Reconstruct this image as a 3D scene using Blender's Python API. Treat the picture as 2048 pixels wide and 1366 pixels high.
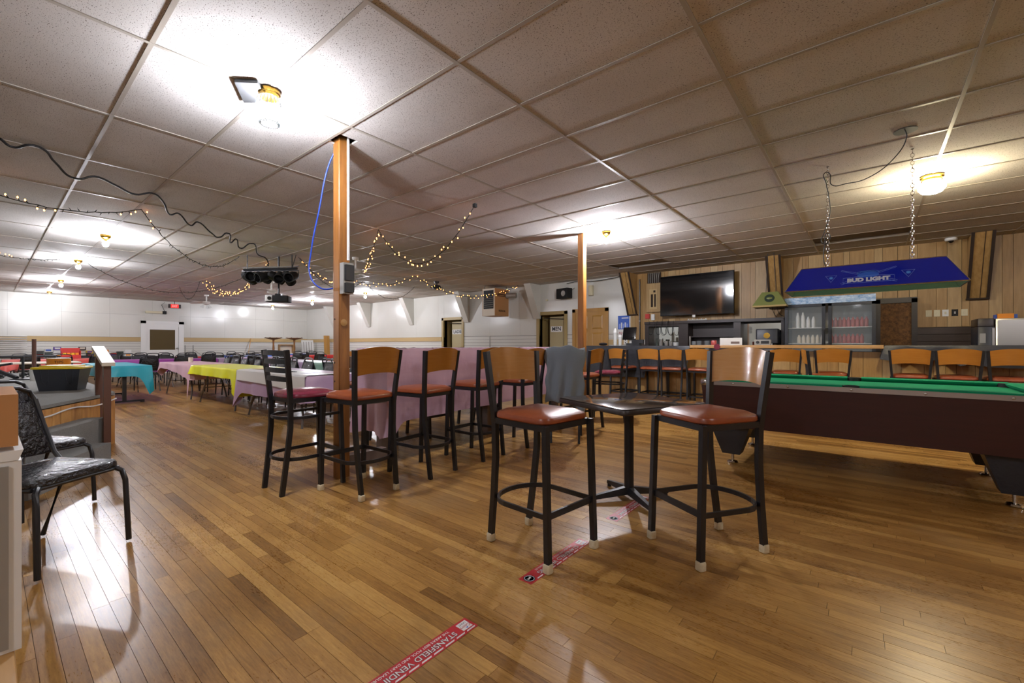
import bpy, bmesh, math, random
from math import sin, cos, pi, radians as R
from mathutils import Vector, Matrix
for o in list(bpy.data.objects): bpy.data.objects.remove(o)
S = bpy.context.scene
COL = S.collection
H = 1.13            # eye height
CZ = 2.846          # ceiling height
GX, GY, GW, GD = -1.9343, 0.604, 1.2192, 0.6096   # ceiling grid origin and pitch
WY = 10.1           # bar / restroom wall
WX = -21.4          # far wall on the left
YN, XR = -3.2, 4.4  # walls behind and right of the camera

# ---------------------------------------------------------------- camera
cam = bpy.data.cameras.new('camera'); co = bpy.data.objects.new('camera', cam); COL.objects.link(co)
co.location = (0, 0, H); co.rotation_euler = (pi/2, 0, 0.6878)
cam.sensor_width = 36; cam.lens = 866.6/2048*36; cam.shift_y = 7/2048
cam.clip_start = 0.05; cam.clip_end = 100
S.camera = co
# ---------------------------------------------------------------- world, exposure
w = bpy.data.worlds.new('world'); S.world = w; w.use_nodes = True
w.node_tree.nodes['Background'].inputs[0].default_value = (0.05, 0.05, 0.06, 1)
w.node_tree.nodes['Background'].inputs[1].default_value = 0.3
S.view_settings.view_transform = 'Standard'; S.view_settings.look = 'None'
S.view_settings.exposure = 1.15; S.view_settings.gamma = 1; S.view_settings.use_curve_mapping = False
S.cycles.max_bounces = 8; S.cycles.diffuse_bounces = 5; S.cycles.glossy_bounces = 4
S.cycles.transparent_max_bounces = 8; S.cycles.transmission_bounces = 4
S.cycles.sample_clamp_indirect = 4; S.cycles.use_denoising = True
S.cycles.caustics_reflective = False; S.cycles.caustics_refractive = False
LAMP = 95.0          # watts of one ceiling bulb
rnd = random.Random(7)

# ---------------------------------------------------------------- materials
def lin(h):
    h = h.lstrip('#'); v = [int(h[i:i+2], 16)/255 for i in (0, 2, 4)]
    return tuple(c/12.92 if c <= .04045 else ((c+.055)/1.055)**2.4 for c in v) + (1,)
MATS = {}
def mat(name, col, rough=.5, metal=0, spec=.5, noise=None, bump=None, coat=0, emit=None, trans=0, alpha=1, sheen=0):
    """noise=(scale(xyz), amount, second colour); bump=(scale, strength, distance)"""
    if name in MATS: return MATS[name]
    m = bpy.data.materials.new(name); m.use_nodes = True; MATS[name] = m
    nt = m.node_tree; b = nt.nodes['Principled BSDF']
    b.inputs['Base Color'].default_value = lin(col); b.inputs['Roughness'].default_value = rough
    b.inputs['Metallic'].default_value = metal; b.inputs['Specular IOR Level'].default_value = spec
    b.inputs['Coat Weight'].default_value = coat; b.inputs['Transmission Weight'].default_value = trans
    b.inputs['Alpha'].default_value = alpha
    if sheen: b.inputs['Sheen Weight'].default_value = sheen
    if emit:
        b.inputs['Emission Color'].default_value = lin(emit[0]); b.inputs['Emission Strength'].default_value = emit[1]
    if noise or bump:
        g = nt.nodes.new('ShaderNodeTexCoord')
    if noise:
        sc, amt, c2 = noise
        mp = nt.nodes.new('ShaderNodeMapping'); mp.inputs['Scale'].default_value = sc
        nt.links.new(g.outputs['Object'], mp.inputs['Vector'])
        n = nt.nodes.new('ShaderNodeTexNoise'); n.inputs['Scale'].default_value = 1; n.inputs['Detail'].default_value = 6
        n.inputs['Roughness'].default_value = .65
        nt.links.new(mp.outputs[0], n.inputs['Vector'])
        r = nt.nodes.new('ShaderNodeValToRGB'); r.color_ramp.elements[0].position = .5-amt; r.color_ramp.elements[1].position = .5+amt
        r.color_ramp.elements[0].color = lin(c2); r.color_ramp.elements[1].color = lin(col)
        nt.links.new(n.outputs[0], r.inputs[0]); nt.links.new(r.outputs[0], b.inputs['Base Color'])
    if bump:
        sc, st, di = bump
        mp2 = nt.nodes.new('ShaderNodeMapping'); mp2.inputs['Scale'].default_value = sc if hasattr(sc, '__len__') else (sc,)*3
        nt.links.new(g.outputs['Object'], mp2.inputs['Vector'])
        n2 = nt.nodes.new('ShaderNodeTexNoise'); n2.inputs['Scale'].default_value = 1; n2.inputs['Detail'].default_value = 4
        nt.links.new(mp2.outputs[0], n2.inputs['Vector'])
        bp = nt.nodes.new('ShaderNodeBump'); bp.inputs['Strength'].default_value = st; bp.inputs['Distance'].default_value = di
        nt.links.new(n2.outputs[0], bp.inputs['Height']); nt.links.new(bp.outputs[0], b.inputs['Normal'])
    return m

def emissive(name, col, strength):
    m = bpy.data.materials.new(name); m.use_nodes = True; nt = m.node_tree
    nt.nodes.remove(nt.nodes['Principled BSDF']); e = nt.nodes.new('ShaderNodeEmission')
    e.inputs[0].default_value = lin(col); e.inputs[1].default_value = strength
    nt.links.new(e.outputs[0], nt.nodes['Material Output'].inputs[0]); return m

def floor_mat():
    m = bpy.data.materials.new('maple_floor'); m.use_nodes = True; nt = m.node_tree; N = nt.nodes; L = nt.links
    b = N['Principled BSDF']
    at = N.new('ShaderNodeAttribute'); at.attribute_name = 'tint'
    geo = N.new('ShaderNodeNewGeometry')
    def noise(scale, detail=5, rough=.6, off=None):
        mp = N.new('ShaderNodeMapping'); mp.inputs['Scale'].default_value = scale; L.new(geo.outputs['Position'], mp.inputs[0])
        if off is not None:
            ad = N.new('ShaderNodeVectorMath'); ad.operation = 'ADD'; L.new(mp.outputs[0], ad.inputs[0])
            mu = N.new('ShaderNodeVectorMath'); mu.operation = 'SCALE'; mu.inputs['Scale'].default_value = off
            L.new(at.outputs['Color'], mu.inputs[0]); L.new(mu.outputs[0], ad.inputs[1]); out = ad.outputs[0]
        else: out = mp.outputs[0]
        n = N.new('ShaderNodeTexNoise'); n.inputs['Scale'].default_value = 1; n.inputs['Detail'].default_value = detail; n.inputs['Roughness'].default_value = rough
        L.new(out, n.inputs['Vector']); return n.outputs[0]
    def math_(op, a, c, clamp=False):
        q = N.new('ShaderNodeMath'); q.operation = op; q.use_clamp = clamp
        for i, v in enumerate((a, c)):
            if isinstance(v, (int, float)): q.inputs[i].default_value = v
            else: L.new(v, q.inputs[i])
        return q.outputs[0]
    sep = N.new('ShaderNodeSeparateColor'); L.new(at.outputs['Color'], sep.inputs[0])
    grain = noise((7, 90, 1), 5, .7, 9.0)
    fleck = noise((38, 160, 1), 3, .6, 5.0)
    stain = noise((1.1, 1.6, 1), 5, .65)
    v = math_('ADD', math_('MULTIPLY', sep.outputs[0], .36), .06)
    v = math_('ADD', v, math_('MULTIPLY', grain, .55))
    v = math_('ADD', v, math_('MULTIPLY', math_('SUBTRACT', fleck, .5), .22))
    v = math_('ADD', v, math_('MULTIPLY', math_('SUBTRACT', stain, .5), .5))
    r = N.new('ShaderNodeValToRGB'); e = r.color_ramp.elements
    e[0].position = .12; e[0].color = lin('#3f2810'); e[1].position = .92; e[1].color = lin('#cfa868')
    for p, c in ((.34, '#7b5525'), (.52, '#9c7239'), (.68, '#b58b4b')):
        k = e.new(p); k.color = lin(c)
    L.new(v, r.inputs[0])
    # worn grey patches where the finish is gone
    wear = noise((.9, .8, 1), 6, .7)
    wr = N.new('ShaderNodeValToRGB'); wr.color_ramp.elements[0].position = .54; wr.color_ramp.elements[1].position = .72
    L.new(wear, wr.inputs[0])
    mx = N.new('ShaderNodeMix'); mx.data_type = 'RGBA'; L.new(math_('MULTIPLY', wr.outputs[0], .45), mx.inputs[0])
    L.new(r.outputs[0], mx.inputs[6]); mx.inputs[7].default_value = lin('#8a7558')
    L.new(mx.outputs[2], b.inputs['Base Color'])
    rr = math_('ADD', math_('MULTIPLY', wear, .14), .17)
    L.new(math_('ADD', rr, math_('MULTIPLY', fleck, .10)), b.inputs['Roughness'])
    b.inputs['Specular IOR Level'].default_value = .5
    bp = N.new('ShaderNodeBump'); bp.inputs['Strength'].default_value = .12; bp.inputs['Distance'].default_value = .002
    L.new(grain, bp.inputs['Height']); L.new(bp.outputs[0], b.inputs['Normal'])
    return m

def tile_mat():
    m = bpy.data.materials.new('fissured_tile'); m.use_nodes = True; nt = m.node_tree; N = nt.nodes; L = nt.links
    b = N['Principled BSDF']; b.inputs['Roughness'].default_value = .9; b.inputs['Specular IOR Level'].default_value = .25
    geo = N.new('ShaderNodeNewGeometry')
    mp = N.new('ShaderNodeMapping'); mp.inputs['Scale'].default_value = (115, 190, 100); L.new(geo.outputs['Position'], mp.inputs[0])
    n = N.new('ShaderNodeTexNoise'); n.inputs['Scale'].default_value = 1; n.inputs['Detail'].default_value = 1.5; n.inputs['Distortion'].default_value = .6
    L.new(mp.outputs[0], n.inputs['Vector'])
    r = N.new('ShaderNodeValToRGB'); r.color_ramp.elements[0].position = .625; r.color_ramp.elements[1].position = .665
    L.new(n.outputs[0], r.inputs[0])
    big = N.new('ShaderNodeTexNoise'); big.inputs['Scale'].default_value = 1.3; big.inputs['Detail'].default_value = 3; L.new(geo.outputs['Position'], big.inputs['Vector'])
    c = N.new('ShaderNodeValToRGB'); c.color_ramp.elements[0].position = .3; c.color_ramp.elements[1].position = .7
    c.color_ramp.elements[0].color = lin('#c6c1bb'); c.color_ramp.elements[1].color = lin('#d4d0cc'); L.new(big.outputs[0], c.inputs[0])
    mx = N.new('ShaderNodeMix'); mx.data_type = 'RGBA'; L.new(r.outputs[0], mx.inputs[0]); L.new(c.outputs[0], mx.inputs[6])
    mx.inputs[7].default_value = lin('#5c5249'); L.new(mx.outputs[2], b.inputs['Base Color'])
    bp = N.new('ShaderNodeBump'); bp.invert = True; bp.inputs['Strength'].default_value = .6; bp.inputs['Distance'].default_value = .002
    L.new(r.outputs[0], bp.inputs['Height']); L.new(bp.outputs[0], b.inputs['Normal'])
    return m

FLOOR = floor_mat(); TILE = tile_mat()
M = dict(
 subfloor=mat('floor_gap', '#1c120a', .9), grid=mat('grid_bar', '#aaa296', .35, spec=.5), plenum=mat('plenum', '#8a8177', .9),
 black=mat('black_metal', '#191a1e', .38, bump=(300, .15, .001)), cap=mat('cream_rubber', '#d8cdb0', .6, noise=((40, 40, 40), .3, '#b3a27e')),
 seat=mat('brown_vinyl', '#954a26', .3, coat=.12, noise=((9, 9, 9), .3, '#75351a'), bump=(60, .08, .002)),
 maroon=mat('maroon_vinyl', '#6f2436', .26, coat=.15),
 veneer=mat('orange_veneer', '#ab7431', .22, coat=.3, noise=((4, 4, 60), .35, '#976024')),
 lveneer=mat('pale_veneer', '#b98a52', .18, coat=.5, noise=((4, 4, 60), .35, '#aa7437')),
 vinyl=mat('black_vinyl', '#17181c', .24, coat=.3, bump=((46, 46, 30), 1.0, .03)),
 panel=mat('oak_panelling', '#b08c56', .45, noise=((22, 22, 2.2), .26, '#8c6a3a'), bump=((60, 60, 4), .2, .001)),
 panelb=mat('oak_panelling_pale', '#bb9c68', .45, noise=((26, 26, 2.5), .3, '#94764a')),
 groove=mat('groove_dark', '#2c1d10', .8),
 white=mat('white_painted_panel', '#cfcdc5', .2, noise=((.8, .8, .8), .35, '#c6c4bb'), bump=((14, 14, .5), .10, .004)),
 siding=mat('white_siding', '#cccac2', .4), rail=mat('beige_trim', '#b79c6b', .5), mustard=mat('mustard_paint', '#a58f5a', .5),
 leaf=mat('khaki_leaf', '#b3a47a', .5),
 door=mat('honey_door', '#b98a42', .4, noise=((12, 12, 2), .3, '#a2752f')), osb=mat('osb', '#8d6231', .7, noise=((28, 28, 28), .16, '#4c2e12')),
 slat=mat('dark_slat', '#3d2a20', .45, noise=((2, 30, 30), .3, '#2f1f17')), darkwood=mat('espresso_wood', '#2b1c17', .4, noise=((5, 30, 30), .3, '#20140f')),
 post=mat('post_timber', '#9a6426', .5, noise=((26, 26, 2.4), .26, '#6b3f17'), bump=((60, 60, 6), .3, .002)),
 greypaint=mat('grey_brown_paint', '#6a5a52', .5), carpet=mat('grey_carpet', '#8b8a85', .95, noise=((90, 90, 90), .3, '#6d6c68'), bump=(400, .6, .003)),
 cedar=mat('cedar_board', '#d6a05a', .5, noise=((14, 14, 3), .22, '#96602a')), railbrown=mat('brown_steel', '#5a3a2d', .4),
 lav=mat('lavender_plastic', '#bba3bd', .32, noise=((3, 3, 9), .4, '#a98ba8')), lav2=mat('mauve_plastic', '#cba9ba', .28, noise=((1.2, 1.2, 7), .3, '#b593a6'), bump=((5, 5, 3), .6, .03)),
 pink=mat('pink_plastic', '#d7adb6', .35), yellow=mat('yellow_plastic', '#d9d81a', .3), teal=mat('teal_plastic', '#1a93a6', .32),
 magenta=mat('magenta_plastic', '#a44aa3', .35), red=mat('red_plastic', '#c22f2b', .35), salmon=mat('salmon_plastic', '#d2564a', .35),
 sage=mat('sage_plastic', '#86a893', .4), blue=mat('blue_plastic', '#2154b8', .35), blackcloth=mat('black_cloth', '#24252a', .45, bump=(30, .3, .01)),
 felt=mat('green_felt', '#067a52', .85, spec=.2), mahog=mat('mahogany_laminate', '#3b1713', .38, noise=((3, 30, 30), .3, '#2c0f0d')),
 chrome=mat('chrome', '#c9c6c2', .12, metal=1), satin=mat('brushed_trim', '#a79c96', .3, metal=.85), steel=mat('stainless', '#b4b1ac', .28, metal=.9),
 pocket=mat('pocket_black', '#0b0b0c', .7), brass=mat('brass', '#b08a3c', .22, metal=1),
 bluelamp=mat('blue_shade', '#0b1f9e', .18, coat=.4), blueinner=mat('blue_shade_inside', '#a9bac8', .6, spec=.15), bluelogo=mat('logo_blue', '#2b62c8', .4),
 paleline=mat('logo_line', '#7f9be6', .4), silver=mat('silver_letter', '#d2d6de', .4), iceblue=mat('logo_ice', '#5fa6e8', .4),
 table=mat('laminate_brown', '#4a3f36', .12, coat=.3, noise=((30, 30, 30), .3, '#3b312a')), tedge=mat('laminate_edge', '#2e2723', .35),
 counter=mat('counter_oak', '#b88d52', .35, noise=((3, 30, 30), .3, '#9c7440')),
 plastwhite=mat('white_plastic', '#dcdcd8', .4), ivory=mat('ivory_plate', '#cfc6a6', .4), screen=mat('screen_glass', '#0b0d10', .07, spec=.8),
 stickr=mat('sticker_red', '#b3242c', .35), stickw=mat('sticker_white', '#dcdad6', .4), stickk=mat('sticker_black', '#16161a', .4),
 cord=mat('black_cord', '#101012', .5), bluecord=mat('blue_cord', '#1c3fa8', .4), greencord=mat('green_cord', '#141c12', .6),
 legsteel=mat('table_leg_steel', '#5e5750', .4, metal=.3),
 grey=mat('grey_conduit', '#9a9892', .4, metal=.3), card=mat('cardboard', '#b5814e', .8), fanw=mat('fan_white', '#d8d5cd', .4),
 ltan=mat('heater_tan', '#b28557', .5), towel=mat('grey_towel', '#6d757d', .95, bump=((240, 240, 240), .9, .004), sheen=.3),
 tote=mat('tote_grey', '#2c2f36', .4), toteyel=mat('tote_yellow', '#d8bd16', .35), orange=mat('orange_band', '#e58a12', .5),
 glassm=mat('cooler_glass', '#b9c4c8', .05, alpha=.13), glass=mat('clear_glass', '#e6ecec', .05, trans=.9), mirror=mat('mirror', '#dfe3df', .04, metal=1),
 cooler=mat('cooler_case', '#23262d', .4), coolin=mat('cooler_inside', '#d2d1cb', .6), ice=mat('header_print', '#4f86bd', .35, noise=((14, 14, 30), .18, '#cfe0ee')),
 can=mat('red_can', '#a3372e', .35), green=mat('swag_green', '#6d7440', .4), darkgreen=mat('swag_emblem', '#26352c', .4),
 brownpane=mat('tinted_pane', '#5b4e34', .12), white2=mat('gloss_white', '#e2e2de', .35), maroonc=mat('exit_red', '#c81a1a', .4, emit=('#ff2018', 1.2)),
 yelbox=mat('carton_yellow', '#d9b022', .5), redbox=mat('carton_red', '#b8302a', .5), purbox=mat('carton_purple', '#5a3f9c', .5), skin=mat('carton_cream', '#d8cdb8', .5),
)
BULB = emissive('bulb_cool', '#f4f5ff', LAMP/(4*pi*.038**2*pi))
BULB_FAR = emissive('bulb_dimmer', '#f4f5ff', 0.70*LAMP/(4*pi*.038**2*pi))
BULB_END = emissive('bulb_dim', '#f4f5ff', .34*LAMP/(4*pi*.038**2*pi))
BULB_NEAR = emissive('bulb_brighter', '#f1f4ff', .68*LAMP/(4*pi*.038**2*pi))
GLOBE = emissive('globe_warm', '#ffefc8', 36/(4*pi*.085**2*pi))
MINI = emissive('mini_bulb_orange', '#ff9a4a', 6.5)

# ---------------------------------------------------------------- mesh builder
class MB:
    def __init__(s): s.v, s.f, s.m, s.mi, s.sm = [], [], [], [], []
    def slot(s, m):
        if m not in s.m: s.m.append(m)
        return s.m.index(m)
    def add(s, vs, fs, m, smooth=False):
        b = len(s.v); s.v += [tuple(p) for p in vs]; k = s.slot(m)
        for f in fs: s.f.append(tuple(i+b for i in f)); s.mi.append(k); s.sm.append(smooth)
        return s
    def box(s, x0, x1, y0, y1, z0, z1, m):
        vs = [(x, y, z) for z in (z0, z1) for y in (y0, y1) for x in (x0, x1)]
        return s.add(vs, [(0, 2, 3, 1), (4, 5, 7, 6), (0, 1, 5, 4), (2, 6, 7, 3), (0, 4, 6, 2), (1, 3, 7, 5)], m)
    def hexa(s, b4, t4, m):   # bottom quad, top quad (counter-clockwise from above)
        return s.add(list(b4)+list(t4), [(3, 2, 1, 0), (4, 5, 6, 7), (0, 1, 5, 4), (1, 2, 6, 5), (2, 3, 7, 6), (3, 0, 4, 7)], m)
    def rbox(s, x0, x1, y0, y1, z0, z1, r, m, top=True, n=4, dome=0):
        """rounded-corner slab, soft top edge"""
        def ring(ins, z):
            q = []
            for cx, cy, a0 in ((x1-r, y1-r, 0), (x0+r, y1-r, 90), (x0+r, y0+r, 180), (x1-r, y0+r, 270)):
                for i in range(n+1):
                    a = R(a0+90*i/n); q.append((cx+(r-ins)*cos(a), cy+(r-ins)*sin(a), z))
            return q
        h = z1-z0; e = min(.35*h, r*.6)
        rings = [ring(e*.5, z0), ring(0, z0+e*.5), ring(0, z1-e), ring(e*.35, z1-e*.3), ring(e, z1)]
        if dome: rings += [ring(min(r*.95, e+(x1-x0)*.12), z1+dome*.7)]
        k = len(rings[0]); vs = [p for q in rings for p in q]; fs = []
        for j in range(len(rings)-1):
            for i in range(k): fs.append((j*k+i, j*k+(i+1) % k, (j+1)*k+(i+1) % k, (j+1)*k+i))
        fs.append(tuple(range(k-1, -1, -1)))
        if dome:
            c = len(vs); vs.append(((x0+x1)/2, (y0+y1)/2, z1+dome)); b = (len(rings)-1)*k
            fs += [(b+i, b+(i+1) % k, c) for i in range(k)]
        else: fs.append(tuple((len(rings)-1)*k+i for i in range(k)))
        return s.add(vs, fs, m, True)
    def tube(s, pts, r, m, n=8, closed=False, flat=None, smooth=True):
        """sweep a round (or flat=(w,h) rectangular) section along pts"""
        P = [Vector(p) for p in pts]; N = len(P); rr = r if hasattr(r, '__len__') else [r]*N
        vs, fs = [], []; up0 = Vector((0, 0, 1))
        for i in range(N):
            if closed: t = P[(i+1) % N]-P[i-1]
            else: t = P[min(i+1, N-1)]-P[max(i-1, 0)]
            t.normalize(); up = up0 if abs(t.z) < .92 else Vector((0, 1, 0))
            a = t.cross(up).normalized(); b = a.cross(t).normalized()
            if flat:
                w_, h_ = flat
                for sx, sy in ((-1, -1), (1, -1), (1, 1), (-1, 1)): vs.append(P[i]+a*sx*w_/2+b*sy*h_/2)
            else:
                for k in range(n):
                    q = 2*pi*k/n; vs.append(P[i]+a*cos(q)*rr[i]+b*sin(q)*rr[i])
        k = 4 if flat else n
        for i in range(N if closed else N-1):
            j = (i+1) % N
            for q in range(k): fs.append((i*k+q, i*k+(q+1) % k, j*k+(q+1) % k, j*k+q))
        if not closed: fs += [tuple(range(k-1, -1, -1)), tuple((N-1)*k+q for q in range(k))]
        return s.add(vs, fs, m, smooth and not flat)
    def lathe(s, prof, m, c=(0, 0, 0), n=20, smooth=True, axis=None):
        vs, fs = [], []
        for r, z in prof:
            for k in range(n): a = 2*pi*k/n; vs.append(Vector((r*cos(a), r*sin(a), z)))
        for j in range(len(prof)-1):
            for k in range(n): fs.append((j*n+k, j*n+(k+1) % n, (j+1)*n+(k+1) % n, (j+1)*n+k))
        if prof[0][0] > 1e-6: fs.append(tuple(range(n-1, -1, -1)))
        if prof[-1][0] > 1e-6: fs.append(tuple((len(prof)-1)*n+k for k in range(n)))
        if axis is not None:
            q = Vector((0, 0, 1)).rotation_difference(Vector(axis)); vs = [q @ v for v in vs]
        C = Vector(c); return s.add([v+C for v in vs], fs, m, smooth)
    def cyl(s, c, r, h, m, n=16, axis=None): return s.lathe([(r, 0), (r, h)], m, c, n, True, axis)
    def ball(s, c, r, m, n=12, sz=1): return s.lathe([(max(1e-5, r*sin(pi*i/8)), -r*sz*cos(pi*i/8)) for i in range(9)], m, c, n)
    def prism(s, poly, axis, a, b, m):
        """extrude a 2D polygon along axis ('x','y','z') from a to b"""
        f = {'x': lambda u, v, t: (t, u, v), 'y': lambda u, v, t: (u, t, v), 'z': lambda u, v, t: (u, v, t)}[axis]
        n = len(poly); vs = [f(u, v, a) for u, v in poly]+[f(u, v, b) for u, v in poly]
        fs = [tuple(range(n-1, -1, -1)), tuple(range(n, 2*n))]+[(i, (i+1) % n, n+(i+1) % n, n+i) for i in range(n)]
        return s.add(vs, fs, m)
    def mesh(s, name):
        me = bpy.data.meshes.new(name); me.from_pydata(s.v, [], s.f)
        for q in s.m: me.materials.append(q)
        me.polygons.foreach_set('material_index', s.mi); me.polygons.foreach_set('use_smooth', s.sm)
        bm = bmesh.new(); bm.from_mesh(me); bmesh.ops.recalc_face_normals(bm, faces=bm.faces); bm.to_mesh(me); bm.free()
        if any(s.sm): me.set_sharp_from_angle(angle=R(38))
        me.update(); return me
    def build(s, name, parent=None, kind=None, label=None):
        o = bpy.data.objects.new(name, s.mesh(name)); COL.objects.link(o)
        if parent is not None: o.parent = parent
        if kind: o['kind'] = kind
        if label: o['label'] = label
        return o
def link(name, me, parent=None, loc=(0, 0, 0), rz=0, kind=None):
    o = bpy.data.objects.new(name, me); COL.objects.link(o); o.parent = parent; o.location = loc; o.rotation_euler = (0, 0, rz)
    if kind: o['kind'] = kind
    return o
def thing(name, label, cat, loc=(0, 0, 0), rz=0, group=None):
    o = bpy.data.objects.new(name, None); COL.objects.link(o); o.empty_display_size = .1
    o.location = loc; o.rotation_euler = (0, 0, rz); o['label'] = label; o['category'] = cat
    if group: o['group'] = group
    return o
def tag(o, label, cat, group=None):
    o['label'] = label; o['category'] = cat
    if group: o['group'] = group
    return o
def dup(root, loc, rz, label, group=None, sz=None):
    r = root.copy(); COL.objects.link(r); r.location = loc; r.rotation_euler = (0, 0, rz); r['label'] = label
    if group: r['group'] = group
    if sz: r.scale = (1, 1, sz)
    for ch in root.children:
        c = ch.copy(); COL.objects.link(c); c.parent = r
        for g in ch.children:
            d = g.copy(); COL.objects.link(d); d.parent = c
    return r
def tomesh(name, cu):
    tmp = bpy.data.objects.new('tmp', cu); COL.objects.link(tmp); me = bpy.data.meshes.new_from_object(tmp)
    bpy.data.objects.remove(tmp); me.name = name
    o = bpy.data.objects.new(name, me); COL.objects.link(o); return o
def text(body, size, m, mw, parent, name='lettering', ext=.0006, sx=1, font_off=0, align='CENTER'):
    cu = bpy.data.curves.new(name, 'FONT'); cu.body = body; cu.size = size; cu.extrude = ext; cu.align_x = align; cu.align_y = 'CENTER'
    cu.offset = font_off; cu.materials.append(m); cu.resolution_u = 3
    o = tomesh(name, cu); o.parent = parent
    o.matrix_local = mw @ Matrix.Diagonal((sx, 1, 1, 1)); return o
def frame(o, x, y):
    """matrix with origin o, x axis and y axis given"""
    x = Vector(x).normalized(); y = Vector(y).normalized(); z = x.cross(y)
    m = Matrix((x, y, z)).transposed().to_4x4(); m.translation = Vector(o); return m
def struct(name): 
    o = bpy.data.objects.new(name, None); COL.objects.link(o); o['kind'] = 'structure'; o.empty_display_size = .1; return o
def proj(x, y, z):
    d = x*-sin(.6878)+y*cos(.6878); r = x*cos(.6878)+y*sin(.6878)
    if d < .2: return None
    return 1024+866.6*r/d, 690-866.6*(z-H)/d, d

# ================================================================ FLOOR
floor = struct('floor')
MB().box(WX-.3, XR+.3, YN-.3, WY+1.6, -.06, -.006, M['subfloor']).build('subfloor', floor)
PW = .0572
def board(x0, x1, y0, z=0.0):
    g = .0007; a, b, c, d = x0+g, x1-g, y0+g, y0+PW-g
    return ([(a, c, z), (b, c, z), (b, d, z), (a, d, z), (a, c, z-.006), (b, c, z-.006), (b, d, z-.006), (a, d, z-.006)],
            [(0, 1, 2, 3), (0, 4, 5, 1), (1, 5, 6, 2), (2, 6, 7, 3), (3, 7, 4, 0)])
boards = []
ny = int((WY+.05-YN)/PW)+1
for j in range(ny):
    y0 = YN+j*PW; x = WX-rnd.random()*1.2
    while x < XR:
        near = -3.9 < x < 1.4 and -.2 < y0 < 4
        L_ = rnd.choice((.35, .55, .7, .9, 1.15, 1.5)) if near else rnd.uniform(.7, 1.9)
        x1 = min(x+L_, XR+.1)
        xm, ym = (x+x1)/2, y0+PW/2
        t = rnd.betavariate(2.2, 2.2)
        boards.append((x, x1, y0, t)); x = x1
def tint(me, vals):
    a = me.color_attributes.new('tint', 'FLOAT_COLOR', 'POINT')
    flat = []
    for t, q, n in vals: flat += [t, q, (t*7.3+q) % 1, 1]*n
    a.data.foreach_set('color', flat)
def score(b):
    best = 0
    for f in (0.1, .5, .9):
        p = proj(b[0]+(b[1]-b[0])*f, b[2]+PW/2, 0)
        if p and -60 < p[0] < 2110 and p[1] < 1420: best = max(best, (b[1]-b[0])/p[2]**3)
    return best
boards.sort(key=score, reverse=True)
for x0, x1, y0, t in boards[:290]:
    vs, fs = board(x0, x1, y0, rnd.uniform(-.0005, .0003)); me = bpy.data.meshes.new('plank'); me.from_pydata(vs, [], fs); me.materials.append(FLOOR)
    tint(me, [(t, rnd.random(), 8)]); link('plank', me, floor)
vs, fs, tv = [], [], []
for x0, x1, y0, t in boards[290:]:
    a, b = board(x0, x1, y0); k = len(vs); vs += a; fs += [tuple(i+k for i in f) for f in b]; tv.append((t, rnd.random(), 8))
me = bpy.data.meshes.new('planks'); me.from_pydata(vs, [], fs); me.materials.append(FLOOR); tint(me, tv)
link('planks', me, floor, kind='stuff')

# ================================================================ CEILING
ceil = struct('ceiling')
MB().box(WX-.3, XR+.3, YN-.3, WY+1.6, CZ+.16, CZ+.2, M['plenum']).build('deck', ceil)
tl = MB().box(.013, GW-.013, .013, GD-.013, .004, .018, TILE).mesh('ceiling_tile')
cells = []
for i in range(-17, 6):
    for j in range(-7, 16):
        x, y = GX+i*GW, GY+j*GD
        if x > XR or x+GW < WX or y > WY or y+GD < YN: continue
        cells.append((i, j, x, y))
holes = {(1, 13), (-2, 13)}
def cscore(c):
    p = proj(c[2]+GW/2, c[3]+GD/2, CZ)
    if not p or not (-250 < p[0] < 2300 and p[1] > -200): return 0
    return 1/p[2]
cells = [c for c in cells if (c[0], c[1]) not in holes and (c[0], c[1]) != (-2, 2)]
cells.sort(key=cscore, reverse=True)
for i, j, x, y in cells[:292]: link('ceiling_tile', tl, ceil, (x, y, CZ))
tb = MB()
for i, j, x, y in cells[292:]: tb.box(x+.013, x+GW-.013, y+.013, y+GD-.013, CZ+.004, CZ+.018, TILE)
tb.build('ceiling_tiles', ceil, 'stuff')
# tile notched around the near post
x, y = GX-2*GW, GY+2*GD
nt_ = MB(); px0, px1, py0, py1 = -3.52, -3.33, 1.84, 2.0
nt_.box(x+.013, px0, y+.013, y+GD-.013, CZ+.004, CZ+.018, TILE).box(px1, x+GW-.013, y+.013, y+GD-.013, CZ+.004, CZ+.018, TILE)
nt_.box(px0, px1, py1, y+GD-.013, CZ+.004, CZ+.018, TILE).build('ceiling_tile', ceil)
for (i, j) in holes:    # recessed flat panels
    x, y = GX+i*GW, GY+j*GD; b = MB()
    b.box(x+.012, x+GW-.012, y+.012, y+GD-.012, CZ+.045, CZ+.055, M['plenum'])
    b.box(x, x+.012, y, y+GD, CZ, CZ+.045, M['plenum']).box(x+GW-.012, x+GW, y, y+GD, CZ, CZ+.045, M['plenum'])
    b.box(x, x+GW, y, y+.012, CZ, CZ+.045, M['plenum']).box(x, x+GW, y+GD-.012, y+GD, CZ, CZ+.045, M['plenum']).build('recessed_panel', ceil)
for i in range(-16, 6):
    x = GX+i*GW; MB().box(x-.012, x+.012, YN, WY, CZ-.001, CZ+.003, M['grid']).box(x-.002, x+.002, YN, WY, CZ+.003, CZ+.03, M['grid']).build('grid_runner', ceil)
for j in range(-6, 16):
    y = GY+j*GD; b = MB()
    for i in range(-17, 6):
        x = GX+i*GW
        if x > XR: continue
        if (i, j) == (-2, 2): continue
        b.box(max(WX, x+.0125), min(XR, x+GW-.0125), y-.012, y+.012, CZ-.0005, CZ+.003, M['grid'])
    if j == 2: b.box(GX-2*GW+.0125, GX-GW-.0125, y-.012, y+.012, CZ-.0005, CZ+.003, M['grid'])
    b.build('grid_tee', ceil)

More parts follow.
